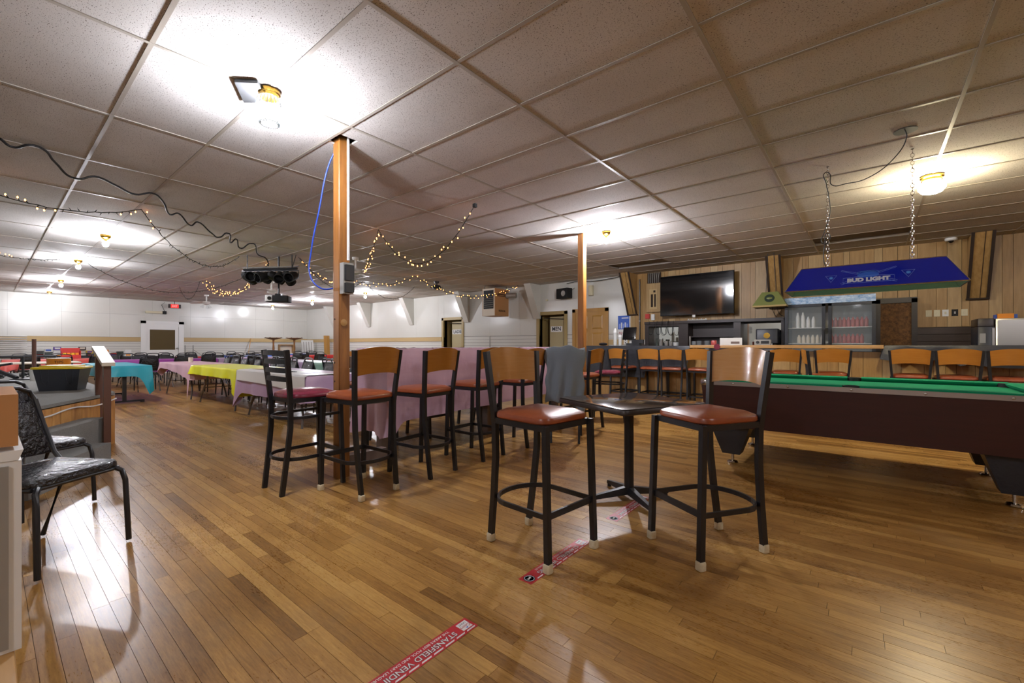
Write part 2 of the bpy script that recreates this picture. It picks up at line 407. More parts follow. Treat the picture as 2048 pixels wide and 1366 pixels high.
# ================================================================ WALLS
wl = struct('wall_left')
MB().box(WX-.2, WX-.03, YN-.2, WY+.2, 0, CZ+.2, M['groove']).build('backing', wl)
DL0, DL1 = 3.9, 4.98     # door zone in the left wall
y = YN
while y < WY:
    y1 = min(y+1.22, WY)
    for a, b in ((y, min(y1, DL0)), (max(y, DL1), y1)):
        if b-a > .03:
            MB().box(WX-.03, WX, a+.0012, b-.0012, 1.43, 2.274, M['white']).build('wall_panel', wl)
    MB().box(WX-.03, WX, y+.0012, y1-.0012, 2.277, CZ+.02, M['white']).build('wall_panel', wl)
    y = y1
MB().box(WX-.03, WX-.002, DL0, DL1, 1.99, 2.28, M['white']).build('wall_panel', wl)
sd = MB()
for k in range(13):
    for a, b in ((YN, DL0), (DL1, WY)): sd.box(WX-.03, WX+.002, a, b, .02+k*.097, .02+(k+1)*.097-.006, M['siding'])
sd.build('siding', wl, 'stuff')
t1 = MB().box(WX-.02, WX+.03, YN, DL0-.06, 1.262, 1.425, M['rail']).build('trim_1', None, 'structure')
t1b = MB().box(WX-.02, WX+.03, DL1+.06, WY, 1.262, 1.425, M['rail']).build('trim_2', None, 'structure')
# exit door in the left wall
d1 = struct('door_1')
b = MB(); b.box(WX-.02, WX+.05, 3.77, 3.925, 0, 2.06, M['white2']).box(WX-.02, WX+.05, 4.945, 5.11, 0, 2.06, M['white2']).box(WX-.02, WX+.05, 3.77, 5.11, 1.96, 2.06, M['white2']).build('door_frame', d1)
b = MB(); lf = MB().box(WX-.02, WX+.02, 3.93, 4.04, .01, 1.84, M['white2']).box(WX-.02, WX+.02, 4.83, 4.94, .01, 1.84, M['white2']).box(WX-.02, WX+.02, 4.04, 4.83, 1.73, 1.84, M['white2']).box(WX-.02, WX+.02, 4.04, 4.83, .01, .94, M['white2'])
lf.build('door_leaf', d1); MB().box(WX-.01, WX+.005, 4.04, 4.83, .94, 1.73, M['brownpane']).build('pane', d1)
MB().box(WX-.02, WX+.03, 3.87, 5.01, 1.84, 1.96, M['white2']).build('head_board', d1)
MB().cyl((WX+.02, 4.89, 1.0), .03, .06, M['steel'], 12, (1, 0, 0)).ball((WX+.09, 4.89, 1.0), .035, M['steel']).build('door_knob', d1)

# right wall: white part X<-4.55, oak panelling beyond
wr = struct('wall_right')
OPEN = [(-11.35, -10.45), (-7.28, -6.43)]   # ladies, men
def segs(x0, x1, ops):
    out = []; x = x0
    for a, b in ops:
        if a > x and a < x1: out.append((x, a)); x = b
    out.append((x, x1)); return [q for q in out if q[1]-q[0] > .03]
bk = MB()
for a, b in segs(WX-.2, XR+.2, OPEN): bk.box(a, b, WY+.03, WY+.15, 0, CZ+.2, M['groove'])
for a, b in OPEN: bk.box(a, b, WY+.03, WY+.15, 2.0, CZ+.2, M['groove'])
bk.build('backing', wr)
x = WX
while x < -4.52:
    x1 = min(x+1.22, -4.52)
    for a, b in segs(x, x1, [(max(p, x), min(q, x1)) for p, q in OPEN if p < x1 and q > x and p > x]) if not any(p <= x < q for p, q in OPEN) else segs(min(x1, max(q for p, q in OPEN if p <= x < q)), x1, []):
        MB().box(a+.0012, b-.0012, WY, WY+.03, 1.41, CZ+.02, M['white']).build('wall_panel', wr)
    x = x1
for a, b in OPEN: MB().box(a, b, WY+.002, WY+.03, 2.0, CZ+.02, M['white']).build('wall_panel', wr)
sd = MB()
for k in range(14):
    for a, b in segs(WX, -4.52, OPEN): sd.box(a, b, WY-.002, WY+.03, .02+k*.099, .02+(k+1)*.099-.006, M['siding'])
sd.build('siding', wr, 'stuff')
MB().box(WX, -11.46, WY-.03, WY+.01, 1.26, 1.405, M['rail']).build('trim_3', None, 'structure')
MB().box(-9.21, -9.19, WY-.012, WY, .02, 1.41, M['grey']).box(-5.18, -4.52, WY-.02, WY, 1.14, 1.27, M['rail']).build('trim_4', None, 'structure')
# oak boards
x = -4.52; pat = (.115, .2, .15, .1, .23, .13, .17, .09, .21, .14); k = 0
while x < XR:
    wd = pat[k % 10]; x1 = min(x+wd, XR)
    if not (.144 < (x+x1)/2 < .60): MB().box(x+.0022, x1-.0022, WY, WY+.03, 1.43 if x > .55 else 1.2, CZ+.02, M['panel'] if k % 3 else M['panelb']).build('board', wr)
    else: MB().box(x+.003, x1-.003, WY, WY+.03, 1.93, CZ+.02, M['panel']).build('board', wr)
    x = x1; k += 1
for k in range(12): 
    z = .02+k*.1175; MB().box(.64, XR, WY-.012, WY+.03, z, z+.11, M['slat']).build('slat', wr)
for k in range(10):
    z = .02+k*.1175; MB().box(-4.52, .1, WY-.012, WY+.03, z, z+.11, M['slat']).build('slat', wr)
# boarded doorway
d2 = struct('door_2')
MB().box(.10, .17, WY-.04, WY+.03, 0, 1.93, M['darkwood']).box(.575, .65, WY-.04, WY+.03, 0, 1.93, M['darkwood']).box(.10, .65, WY-.04, WY+.03, 1.86, 1.95, M['darkwood']).build('door_frame', d2)
MB().box(.17, .575, WY-.01, WY+.02, 0, 1.86, M['osb']).build('osb_sheet', d2)
# honey six-panel door
d3 = struct('door_3')
MB().box(-6.17, -6.08, WY-.03, WY+.01, 0, 2.08, M['door']).box(-5.2, -5.11, WY-.03, WY+.01, 0, 2.08, M['door']).box(-6.17, -5.11, WY-.03, WY+.01, 2.0, 2.09, M['door']).build('door_frame', d3)
MB().box(-6.08, -5.2, WY-.015, WY+.01, 0, 2.0, M['door']).build('door_leaf', d3)
for cx in (-5.86, -5.42):
    for z0, z1 in ((1.55, 1.9), (.85, 1.45), (.15, .75)):
        MB().hexa([(cx-.15, WY-.016, z0), (cx+.15, WY-.016, z0), (cx+.15, WY-.016, z1), (cx-.15, WY-.016, z1)][::-1], [(cx-.12, WY-.032, z0+.03), (cx+.12, WY-.032, z0+.03), (cx+.12, WY-.032, z1-.03), (cx-.12, WY-.032, z1-.03)][::-1], M['door']).build('door_panel', d3)
MB().ball((-5.27, WY-.06, .98), .03, M['brass']).build('door_knob', d3)
# restroom openings with their inner doors
def restroom(n, a, b, word, lx, tx, sw):
    d = struct('door_%d' % n)
    fr = MB(); fr.box(a-.09, a, WY-.03, WY+.01, 0, 2.06, M['mustard']).box(b, b+.09, WY-.03, WY+.01, 0, 2.06, M['mustard']).box(a-.09, b+.09, WY-.03, WY+.01, 1.98, 2.07, M['mustard'])
    fr.build('door_frame', d)
    MB().box(a-.02, a, WY+.01, WY+1.0, 0, 2.0, M['mustard']).box(b, b+.02, WY+.01, WY+1.0, 0, 2.0, M['mustard']).box(a, b, WY+.01, WY+1.0, 1.98, 2.0, M['mustard']).box(a-.02, b+.02, WY+1.0, WY+1.04, 0, 2.0, M['mustard']).build('vestibule', d)
    lf = MB().box(lx, b-.005, WY+.15, WY+.19, .01, 1.93, M['leaf']).build('door_leaf', d)
    MB().box(tx-.02, tx+sw, WY+.144, WY+.15, 1.5, 1.66, M['white2']).build('sign_plate', d)
    text(word, .155, M['stickk'], frame((tx+sw/2-.01, WY+.142, 1.58), (1, 0, 0), (0, 0, 1)), d, ext=.001, sx=.95, font_off=.003)
    MB().tube([(a+.1, WY+.06, 1.9), (a+.35, WY+.05, 1.88), (b-.1, WY+.13, 1.85)], .012, M['black'], 6).build('closer_arm', d)
restroom(4, *OPEN[0], 'LADIES', -11.10, -11.06, .56); restroom(5, *OPEN[1], 'MEN', -7.02, -6.96, .36)
# walls out of view
MB().box(WX-.2, XR+.2, YN-.2, YN, 0, CZ+.2, M['white']).build('wall_near', None, 'structure')
MB().box(XR, XR+.2, YN, WY, 0, CZ+.2, M['panel']).build('wall_far_right', None, 'structure')

# knee braces under the ceiling
ordn = ['first', 'second', 'third', 'fourth', 'fifth', 'sixth', 'seventh', 'eighth', 'ninth', 'tenth', 'eleventh', 'twelfth', 'thirteenth', 'fourteenth']
def brace(xr, wood, label):
    wd = .22; m = M['panel'] if wood else M['white']
    t = thing('knee_brace', label, 'brace', (xr-wd/2, WY, 1.9), 0, 'triangular braces between wall and ceiling')
    h = wd/2; top = CZ-1.9-.002
    b = MB().prism([(-.002, -.02), (-.05, -.02), (-.52, top), (-.002, top)], 'x', -h, h, m); b.build('body', t)
    if wood:
        for sx in (-1, 1):
            MB().prism([(-.05, -.035), (-.075, -.02), (-.545, top), (-.52, top)], 'x', sx*h-.018, sx*h+.018, M['groove']).build('edge_strip', t)
        MB().box(-h-.018, h+.018, -.08, -.004, -.045, -.021, M['groove']).build('edge_strip', t)
        MB().prism([(-.051, -.018), (-.056, -.018), (-.525, top), (-.52, top)], 'x', .02, .028, M['groove']).build('groove', t)
    return t
for k, (xr, wood, l) in enumerate([(-18.55, 0, 'white triangular brace in the far corner left of the near post'), (-15.83, 0, 'white triangular brace just right of the near post'),
    (-13.0, 0, 'white triangular brace above the long white wall left of the ladies door'), (-10.1, 0, 'white triangular brace over the ladies door'),
    (-7.23, 0, 'white triangular brace over the mens door beside the heater'), (-4.34, 1, 'wood-panelled brace left of the large television'),
    (-1.3, 1, 'wood-panelled brace between television and drinks cooler'), (1.46, 1, 'wood-panelled brace at right beside the round ceiling camera')]):
    brace(xr, wood, l)

# ================================================================ POSTS
def post(name, x, y, label, w_=.05):
    t = thing(name, label, 'post', (x, y, 0), 0)
    MB().rbox(-w_, w_, -w_, w_, 0, CZ+.14 if y < 3 else CZ-.001, .006, M['post'], n=1).build('shaft', t); return t
p1 = post('timber_post', -3.492, 1.945, 'tall square timber post in front with conduit, near the ladder-back stool')
for z0, z1 in ((.93, 1.03), (.60, .69), (.10, .18)):
    MB().box(-.045, .045, .052, .42, z0, z1, M['greypaint']).build('cross_block', p1)
for z, yy in ((1.35, -.02), (.98, -.025), (.82, 0)): MB().cyl((-.02, -.0525, z), .008, .003, M['groove'], 8, (0, 1, 0)).build('nail_hole', p1)
MB().lathe([(1e-4, 0), (.028, 0), (.03, .004), (1e-4, .006)], M['counter'], (.052, -.01, 1.32), 12, True, (1, 0, 0)).build('knot_patch', p1)
c = thing('conduit_and_outlet', 'grey electrical box on white conduit fixed to the near post', 'outlet', (-3.43, 1.945, 1.65))
MB().tube([(.012, .02, .2), (.012, .02, CZ-1.65+.1)], .011, M['plastwhite'], 10).build('conduit', c)
MB().box(.0, .06, -.05, .04, -.09, .17, M['grey']).build('box', c); MB().box(.061, .085, -.042, .034, .02, .15, M['black']).box(.061, .085, -.042, .034, -.08, .0, M['black']).build('cover', c)
c2 = MB().box(-3.57, -3.543, 1.91, 1.98, 1.6, 1.76, M['grey']).build('junction_box'); tag(c2, 'small grey junction box on the left face of the near post', 'outlet')
p2 = post('timber_post', -3.42, 5.87, 'farther slim timber post standing at the end of the lavender-covered bar')

# ================================================================ CEILING LIGHTS
def bulb_light(x, y, label, kind=0, bm_=None):
    t = thing('ceiling_light', label, 'light', (x, y, CZ), 0, 'ceiling lights')
    if kind == 0:
        MB().lathe([(.065, -.001), (.068, -.02), (.06, -.028), (.056, -.045), (.04, -.055), (.03, -.07), (1e-4, -.07)], M['brass'], n=24).build('canopy', t)
        MB().lathe([(.015, -.07), (.015, -.1), (1e-4, -.1)], M['brass'], n=12).build('socket', t)
        MB().ball((0, 0, -.142), .038, bm_ or BULB, 14, 1.15).build('bulb', t)
    elif kind == 1:
        MB().lathe([(.066, -.001), (.068, -.025), (.06, -.03), (.06, -.05), (1e-4, -.05)], M['brass'], n=28).build('canopy', t)
        MB().ball((0, 0, -.135), .042, BULB_NEAR, 14, 1.2).build('bulb', t)
        j = MB(); n = 24
        for k in range(n):
            a = 2*pi*k/n; j.tube([(.068*cos(a), .068*sin(a), -.055), (.088*cos(a), .088*sin(a), -.13), (.062*cos(a), .062*sin(a), -.215)], .0035, M['glass'], 5)
            j.ball((.055*cos(a), .055*sin(a), -.222), .009, M['glass'], 6)
        j.build('ribbed_glass', t, 'stuff')
    else:
        MB().lathe([(.09, -.001), (.095, -.02), (.08, -.03), (.08, -.05), (.065, -.06), (1e-4, -.06)], M['brass'], n=28).build('canopy', t)
        MB().lathe([(.05, -.06), (.085, -.075), (.105, -.105), (.105, -.13), (.08, -.165), (.04, -.18), (1e-4, -.183)], GLOBE, n=28).build('shade', t)
    return t
bulb_light(-3.12, 1.22, 'bright ribbed-glass ceiling light nearest the camera beside a dark gap in the ceiling', 1)
bulb_light(-3.06, 5.97, 'bare bulb on brass canopy beside the farther slim post', 0, BULB)
bulb_light(.50, 6.10, 'white ribbed globe with brass base above the pool table lamp', 2)
for k, (x, y, l) in enumerate([(-9.2, 1.2, 'nearest of the bulbs in the left ceiling row'), (-12.32, 1.2, 'second bulb from the front in the left ceiling row'),
    (-16.46, 1.28, 'third bulb from the front in the left ceiling row'), (-20.3, 1.32, 'last bulb in the left ceiling row near the far wall'),
    (-12.7, 7.9, 'ceiling bulb right of the near post before the white wall'), (-16.37, 7.93, 'ceiling bulb left of the near post in the far corner'),
    (-19.74, 7.85, 'ceiling bulb seen just below the projector')]):
    bulb_light(x, y, 'bare '+l, 0, BULB_END if k in (3, 6) else BULB_FAR)
# unseen lamps added for fill light, same fixtures
bulb_light(2.9, 1.2, 'added fill bulb over the right end of the room, outside the view', 0, BULB_END)
bulb_light(3.3, 6.0, 'added fill bulb by the right wall, outside the view', 0, BULB_END)
bulb_light(-.3, -1.9, 'added fill bulb behind the camera, outside the view', 0, BULB_END)
o = MB().hexa([(-3.15, 1.02, CZ-.025), (-3.05, 1.12, CZ-.025), (-3.22, 1.27, CZ-.025), (-3.37, 1.15, CZ-.025)], [(-3.15, 1.02, CZ-.002), (-3.05, 1.12, CZ-.002), (-3.22, 1.27, CZ-.002), (-3.37, 1.15, CZ-.002)], M['pocket']).build('dark_gap_plate'); tag(o, 'dark plate standing in for an open ceiling gap beside the nearest light', 'plate')  # black slab paints the darkness of an open gap in the tile

# ================================================================ BAR STOOLS
def stool_parts(kind='wood', caps=True):
    """origin on the floor under the seat, sitter faces +y"""
    t = thing('bar_stool', 'x', 'bar stool')
    sm = M['maroon'] if kind == 'ladder' else M['seat']
    b = MB()
    b.rbox(-.195, .195, -.205, .2, .722, .758, .075 if kind != 'ladder' else .14, sm, n=5, dome=.024); b.build('seat', t)
    b = MB()
    for y in (-.175, .185): b.box(-.175, .175, y-.012, y+.012, .69, .722, M['black'])
    for x in (-.178, .178): b.box(x-.012, x+.012, -.175, .185, .69, .722, M['black'])
    b.build('seat_frame', t)
    zc = .036 if caps else .0
    for s in (-1, 1):
        lg = MB().tube([(s*.193, .222, zc*.8), (s*.187, .2, .72)], 0, M['black'], flat=(.03, .03)).build('leg', t)
        if caps: MB().rbox(s*.193-.022, s*.193+.022, .2, .244, 0, .046, .012, M['cap'], n=3).build('rubber_foot', lg)
        rl = MB().tube([(s*.158, -.245, zc*.8), (s*.165, -.212, .28), (s*.172, -.19, .5), (s*.176, -.19, .68), (s*.184, -.2, .8), (s*.206, -.232, 1.092)], 0, M['black'], flat=(.026, .034)).build('leg', t)
        if caps: MB().rbox(s*.158-.021, s*.158+.021, -.268, -.224, 0, .046, .012, M['cap'], n=3).build('rubber_foot', rl)
    b = MB(); pts = []
    for k in range(13):
        a = pi+pi*k/12; pts.append((.2*cos(a), -.09+.155*sin(a)-.0, .265))
    pts = [(-.195, .21, .27)]+pts+[(.195, .21, .27)]
    b.tube(pts, 0, M['black'], flat=(.012, .026)).tube([(-.19, .21, .27), (.19, .21, .27)], 0, M['black'], flat=(.012, .034)).build('footrest', t)
    if kind == 'ladder':
        MB().tube([(x*.96, y*.97, z+.31) for x, y, z in pts], 0, M['black'], flat=(.012, .022)).build('upper_ring', t)
        for k in range(4):
            z = .87+k*.066; y = -.208-(z-.8)*.11; hw = .186+(z-.8)*.07
            v, f, n = [], [], 8
            for i in range(n+1):
                u = i/n*2-1; yy = y-.022*(1-u*u)
                for zz in (z-.017, z+.017+.006*(1-u*u)):
                    for d_ in (-.005, .005): v.append((u*hw, yy+d_, zz))
            for i in range(n):
                a = i*4
                f += [(a, a+4, a+6, a+2), (a+1, a+3, a+7, a+5), (a+2, a+6, a+7, a+3), (a, a+1, a+5, a+4)]
            f += [(0, 2, 3, 1), (n*4, n*4+1, n*4+3, n*4+2)]
            MB().add(v, f, M['black'], False).build('slat', t)
    else:
        v, f, n, m_ = [], [], 14, 5
        for side in (-.006, .006):
            for i in range(n+1):
                u = i/n*2-1
                zb = .905+.022*(1-u*u)**.8 - .004; zt = 1.088+.03*(1-u*u)
                for j in range(m_+1):
                    z = zb+(zt-zb)*j/m_; hw = .176+(z-.8)*.085
                    v.append((u*hw, -.205-(z-.8)*.105-.045*(1-u*u)+side, z))
        k = (n+1)*(m_+1)
        for i in range(n):
            for j in range(m_):
                a = i*(m_+1)+j; f += [(a, a+1, a+m_+2, a+m_+1), (k+a, k+a+m_+1, k+a+m_+2, k+a+1)]
        for i in range(n):
            a = i*(m_+1); f.append((a, a+m_+1, k+a+m_+1, k+a)); a += m_; f.append((a, k+a, k+a+m_+1, a+m_+1))
        for j in range(m_):
            f.append((j, k+j, k+j+1, j+1)); a = n*(m_+1)+j; f.append((a, a+1, k+a+1, k+a))
        MB().add(v, f, M['lveneer'] if kind == 'pale' else M['veneer'], True).build('backrest', t)
    return t
SG = 'bar stools'
def facing(deg): return R(deg-90)
pale = stool_parts('pale'); wood = stool_parts('wood'); woodn = stool_parts('wood', False); lad = stool_parts('ladder', False)
def place(o, x, y, deg, label, sz=None):
    r = dup(o, (x, y, 0), facing(deg), label, SG, sz); return r
place(pale, -1.424, 1.99, -6.6, 'front left orange-backed bar stool at the small brown square table')
place(pale, -.70, 2.57, -121, 'front right orange-backed bar stool between small square table and pool table')
place(wood, -3.085, 1.87, 184, 'orange-backed bar stool with cream feet right of the near timber post')
place(lad, -3.53, 1.65, 90, 'black ladder-back bar stool with maroon seat in front of the near timber post')
place(woodn, -3.10, 2.51, 186, 'second orange-backed stool along the lavender-covered bar counting from the near post', .99)
place(woodn, -3.13, 3.21, 183, 'third orange-backed stool along the lavender-covered bar counting from the near post', .99)
place(woodn, -3.13, 3.93, 181, 'fourth orange-backed stool along the lavender-covered bar, partly behind the front left stool', .98)
tw = place(woodn, -2.82, 4.44, 122, 'bar stool with a grey towel hung over its back', .98)
place(woodn, -3.05, 5.22, 182, 'bar stool just beyond the towel-draped stool, only its seat showing', .97)
place(lad, -3.02, 5.95, 205, 'distant ladder-back bar stool beside the farther slim post', .97)
for k, y in enumerate((2.75, 3.6, 4.5)):
    place(woodn, -4.32, y, 2, 'stool on the far side of the lavender-covered bar, %s from the near post' % ordn[k], .95)
for k, (x, a, zs) in enumerate([(-3.62, 84, .955), (-3.05, 90, .955), (-2.65, 91, .955), (-2.20, 88, .96), (-.976, 95, .96), (-.415, 98, .965), (.43, 88, .97), (.86, 90, .97), (1.30, 91, .97)]):
    place(wood if k % 2 else woodn, x, 7.79, a, 'orange-backed stool at the main bar, %s from the left' % ordn[k], zs)
place(woodn, -.42, 7.08, 10, 'orange-backed stool turned sideways at the main bar behind the pool table', .965)
for o in (pale, wood, woodn, lad):
    for ch in list(o.children_recursive): bpy.data.objects.remove(ch)
    bpy.data.objects.remove(o)

# towel over the back of one stool
def towel():
    v, f = [], []; nx, ny_ = 26, 30
    for j in range(ny_+1):
        s = j/ny_
        for i in range(nx+1):
            u = i/nx*2-1
            # path: up the inner side, over the top, down the outer side
            if s < .25: z = .93+(s/.25)*.19; y = -.0
            else: z = 1.12-(s-.25)/.75*.66*(1+.08*u); y = -.075-.03*(s-.25)-.012*sin(u*9+j*.2)*(s-.25)*2
            if .19 < s < .31: q = (s-.19)/.12; y = -.075*q
            hw = .225*(1-.12*max(0, s-.4)) + .01*sin(j*.7)
            zz = z-.05*u*u*(1 if s > .2 else 0)+.01*sin(u*7)
            v.append((u*hw*(1.0+.04*sin(j*.3)), y-.022-.045*(1-u*u)+.018*cos(u*11)*max(0, s-.3), zz))
    for j in range(ny_):
        for i in range(nx): a = j*(nx+1)+i; f.append((a, a+1, a+nx+2, a+nx+1))
    o = MB().add(v, f, M['towel'], True).build('towel'); tag(o, 'grey ribbed towel draped over the back of a bar stool', 'towel')
    md = o.modifiers.new('thickness', 'SOLIDIFY'); md.thickness = .008
    o.location = (-2.82+.2*cos(R(-58)), 4.44+.2*sin(R(-58)), .015); o.rotation_euler = (0, 0, facing(122)); return o
towel()

# ================================================================ SMALL SQUARE TABLE
t = thing('pedestal_table', 'small square brown laminate table on a black cross base between the two front stools', 'table', (-1.355, 3.0, 0), R(-24))
b = MB().rbox(-.382, .382, -.382, .382, .688, .727, .05, M['tedge'], n=5); b.build('table_edge', t)
MB().rbox(-.378, .378, -.378, .378, .7265, .7285, .048, M['table'], n=5).build('table_top', t)
MB().lathe([(.09, .675), (.09, .687), (.034, .687)], M['black'], n=20).cyl((0, 0, .06), .034, .62, M['black'], 20).build('column', t)
for k in range(4):
    a = R(-12+90*k); dx, dy = cos(a), sin(a); px, py = -dy, dx
    b = MB().hexa([(px*-.03, py*-.03, .045), (dx*.32-px*.016, dy*.32-py*.016, .022), (dx*.32+px*.016, dy*.32+py*.016, .022), (px*.03, py*.03, .045)],
                  [(px*-.02, py*-.02, .1), (dx*.32-px*.012, dy*.32-py*.012, .045), (dx*.32+px*.012, dy*.32+py*.012, .045), (px*.02, py*.02, .1)], M['black'])
    l = b.build('leg', t); MB().cyl((dx*.305, dy*.305, 0), .016, .024, M['black'], 12).build('glide', l)

# ================================================================ FLOOR STICKERS
def sticker(x, y1, label):
    """runs from y1 towards -y; text reads that way"""
    t = thing('floor_sticker', label, 'sticker', (x, y1, .0006), 0, 'red floor stickers')
    LN, WD = .565, .078
    MB().box(-WD/2, WD/2, -LN, 0, 0, .0005, M['stickr']).build('base', t)
    X, Y = (0, -1, 0), (1, 0, 0)
    MB().box(-.028, .02, -.062, -.012, .0006, .001, M['stickw']).build('logo_panel', t)
    text('Coors', .024, M['stickr'], frame((.002, -.037, .0012), X, Y), t, ext=.0001, sx=.8)
    text('LIGHT', .013, M['stickk'], frame((-.017, -.037, .0012), X, Y), t, ext=.0001)
    MB().prism([(.010, -.030), (.018, -.036), (.010, -.042)], 'z', .0011, .0013, M['bluelogo']).build('peak_mark', t)
    text('STANSFIELD VENDING', .036, M['stickk'], frame((.003, -.275, .0008), X, Y), t, ext=.0001, font_off=.0016, sx=1.02)
    text('STANSFIELD VENDING', .036, M['stickw'], frame((.003, -.275, .0011), X, Y), t, ext=.0001, font_off=.0003, sx=1.02)
    text("THE AREA'S BEST POOL AND DART LEAGUES", .0165, M['stickw'], frame((-.025, -.275, .0009), X, Y), t, ext=.0001, font_off=.0002, sx=1.03)
    for k in range(9):
        y = -.004-k*.056
        MB().prism([(.026, y-.002), (.033, y-.008), (.033, y-.052), (.026, y-.046)], 'z', .0006, .001, M['stickw']).build('dash', t)
    r = MB().lathe([(.029, .0006), (.029, .001), (1e-4, .001)], M['stickk'], (.0, -.528, 0), 28); r.build('round_badge', t)
    MB().lathe([(.025, .001), (.025, .0013), (.022, .0013), (.022, .001)], M['silver'], (.0, -.528, 0), 28).build('badge_ring', t)
    MB().prism([(-.004, -.512), (.006, -.52), (0, -.528), (.008, -.538), (-.008, -.542), (-.002, -.53), (-.008, -.522)], 'z', .0011, .0014, M['stickw']).build('badge_mark', t)
sticker(-1.252, 1.262, 'red floor sticker nearest the camera at the bottom of the picture')
sticker(-1.265, 2.20, 'red floor sticker under the front left stool')
sticker(-1.28, 3.13, 'red floor sticker under the small square table')

# ================================================================ POOL TABLE
px0, px1, py0, py1 = -1.244, 1.03, 4.40, 5.70
t = thing('pool_table', 'coin-style pool table with mahogany sides, green cloth and black legs', 'pool table', ((px0+px1)/2, (py0+py1)/2, 0))
hx, hy = (px1-px0)/2, (py1-py0)/2
b = MB().hexa([(-hx+.03, -hy+.03, .365), (hx-.03, -hy+.03, .365), (hx-.03, hy-.03, .365), (-hx+.03, hy-.03, .365)],
              [(-hx, -hy, .752), (hx, -hy, .752), (hx, hy, .752), (-hx, hy, .752)], M['mahog']); b.build('cabinet', t)
tr = MB()
for y in (-hy, hy): tr.box(-hx+.05, hx-.05, y-.012, y+.012, .752, .79, M['satin'])
for x in (-hx, hx): tr.box(x-.012, x+.012, -hy+.05, hy-.05, .752, .79, M['satin'])
trim = tr.build('metal_trim', t)
for sx in (-1, 1):
    for sy in (-1, 1):
        MB().lathe([(.062, .745), (.066, .76), (.066, .79), (.058, .802), (.03, .804), (1e-4, .804)], M['chrome'], (sx*(hx-.045), sy*(hy-.045), 0), 20).build('corner_casting', t)
        MB().tube([(sx*(hx-.012), sy*(hy-.05), .75), (sx*(hx-.04), sy*(hy-.07), .37)], 0, M['satin'], flat=(.012, .05)).build('corner_strip', t)
for k in range(5):
    for sy in (-1, 1): MB().lathe([(.011, 0), (.008, .004), (1e-4, .005)], M['chrome'], (-hx+.28+k*.43, sy*(hy+.012), .771), 10, True, (0, sy, 0)).build('screw', trim)
MB().box(-hx+.1, hx-.1, -hy+.1, hy-.1, .752, .765, M['felt']).build('bed', t)
def rail_prof(s):  # outer flat then sloping cushion nose
    return [(0, .788), (s*.001, .803), (s*.09, .803), (s*.125, .797), (s*.118, .782), (s*.1, .765), (s*.0, .765)]
for sy in (-1, 1):
    for a, c in ((-hx+.085, -.055), (.055, hx-.085)):
        MB().prism([(sy*hy-sy*u*1.0 if False else sy*(hy-abs(u)), v) for u, v in rail_prof(1)], 'x', a, c, M['felt']).build('cushion_rail', t)
for sx in (-1, 1):
    MB().prism([(sx*(hx-abs(u)), v) for u, v in rail_prof(1)], 'y', -hy+.085, hy-.085, M['felt']).build('cushion_rail', t)
for sx in (-1, 0, 1):
    for sy in (-1, 1):
        MB().lathe([(.06, .70), (.06, .798), (.045, .801), (.042, .70)], M['pocket'], (sx*(hx-.105), sy*(hy-.105+(0 if sx else .03)), 0), 18).build('pocket', t)
for sx in (-1, 1):
    for sy in (-1, 1):
        x0, x1 = sx*(hx-.06), sx*(hx-.40); y0, y1 = sy*(hy-.07), sy*(hy-.34)
        X0, X1 = sx*(hx-.16), sx*(hx-.31); Y0, Y1 = sy*(hy-.11), sy*(hy-.25)
        l = MB().hexa([(X0, Y0, .095), (X1, Y0, .095), (X1, Y1, .095), (X0, Y1, .095)], [(x0, y0, .366), (x1, y0, .366), (x1, y1, .366), (x0, y1, .366)], M['blackcloth']).build('leg', t)
        MB().lathe([(.045, 0), (.05, .008), (.042, .02), (.014, .026), (.014, .096)], M['chrome'], ((X0+X1)/2, (Y0+Y1)/2, 0), 14).build('leveling_foot', l)

# ================================================================ POOL TABLE LAMP
t = thing('billiard_lamp', 'long blue billiard lamp with beer lettering hanging on two chains above the pool table', 'lamp', (0, 5.15, 1.64))
BX, BY, TX, TY, HT = .62, .25, .50, .10, .226
sh = []
def quad(a, b_, c, d, m, name, th=.004):
    a, b_, c, d = map(Vector, (a, b_, c, d)); n = (b_-a).cross(c-a).normalized()*th
    o = MB().add([a, b_, c, d, a-n, b_-n, c-n, d-n], [(0, 1, 2, 3), (7, 6, 5, 4), (0, 4, 5, 1), (1, 5, 6, 2), (2, 6, 7, 3), (3, 7, 4, 0)], m).build(name, t); return o
for nm, pts in (('front_panel', [(-BX, -BY, 0), (BX, -BY, 0), (TX, -TY, HT), (-TX, -TY, HT)]), ('back_panel', [(BX, BY, 0), (-BX, BY, 0), (-TX, TY, HT), (TX, TY, HT)]),
                ('end_panel', [(-BX, BY, 0), (-BX, -BY, 0), (-TX, -TY, HT), (-TX, TY, HT)]), ('end_panel', [(BX, -BY, 0), (BX, BY, 0), (TX, TY, HT), (TX, -TY, HT)])):
    quad(*pts, M['bluelamp'], nm)
    c_ = sum((Vector(p) for p in pts), Vector())/4; n_ = (Vector(pts[1])-Vector(pts[0])).cross(Vector(pts[2])-Vector(pts[0])).normalized()
    quad(*[tuple(c_+(Vector(p)-c_)*.985-n_*.007) for p in pts], M['blueinner'], 'inner_lining', .001)
MB().box(-TX, TX, -TY, TY, HT-.004, HT, M['bluelamp']).build('top_panel', t)
b = MB(); b.tube([(-BX, -BY, 0), (BX, -BY, 0), (BX, BY, 0), (-BX, BY, 0)], .005, M['chrome'], 6, True).tube([(-TX, -TY, HT), (TX, -TY, HT), (TX, TY, HT), (-TX, TY, HT)], .004, M['chrome'], 6, True)
for sx in (-1, 1):
    for sy in (-1, 1): b.tube([(sx*BX, sy*BY, 0), (sx*TX, sy*TY, HT)], .0035, M['chrome'], 6)
b.build('edge_trim', t)
up = Vector((0, BY-TY, HT)).normalized()
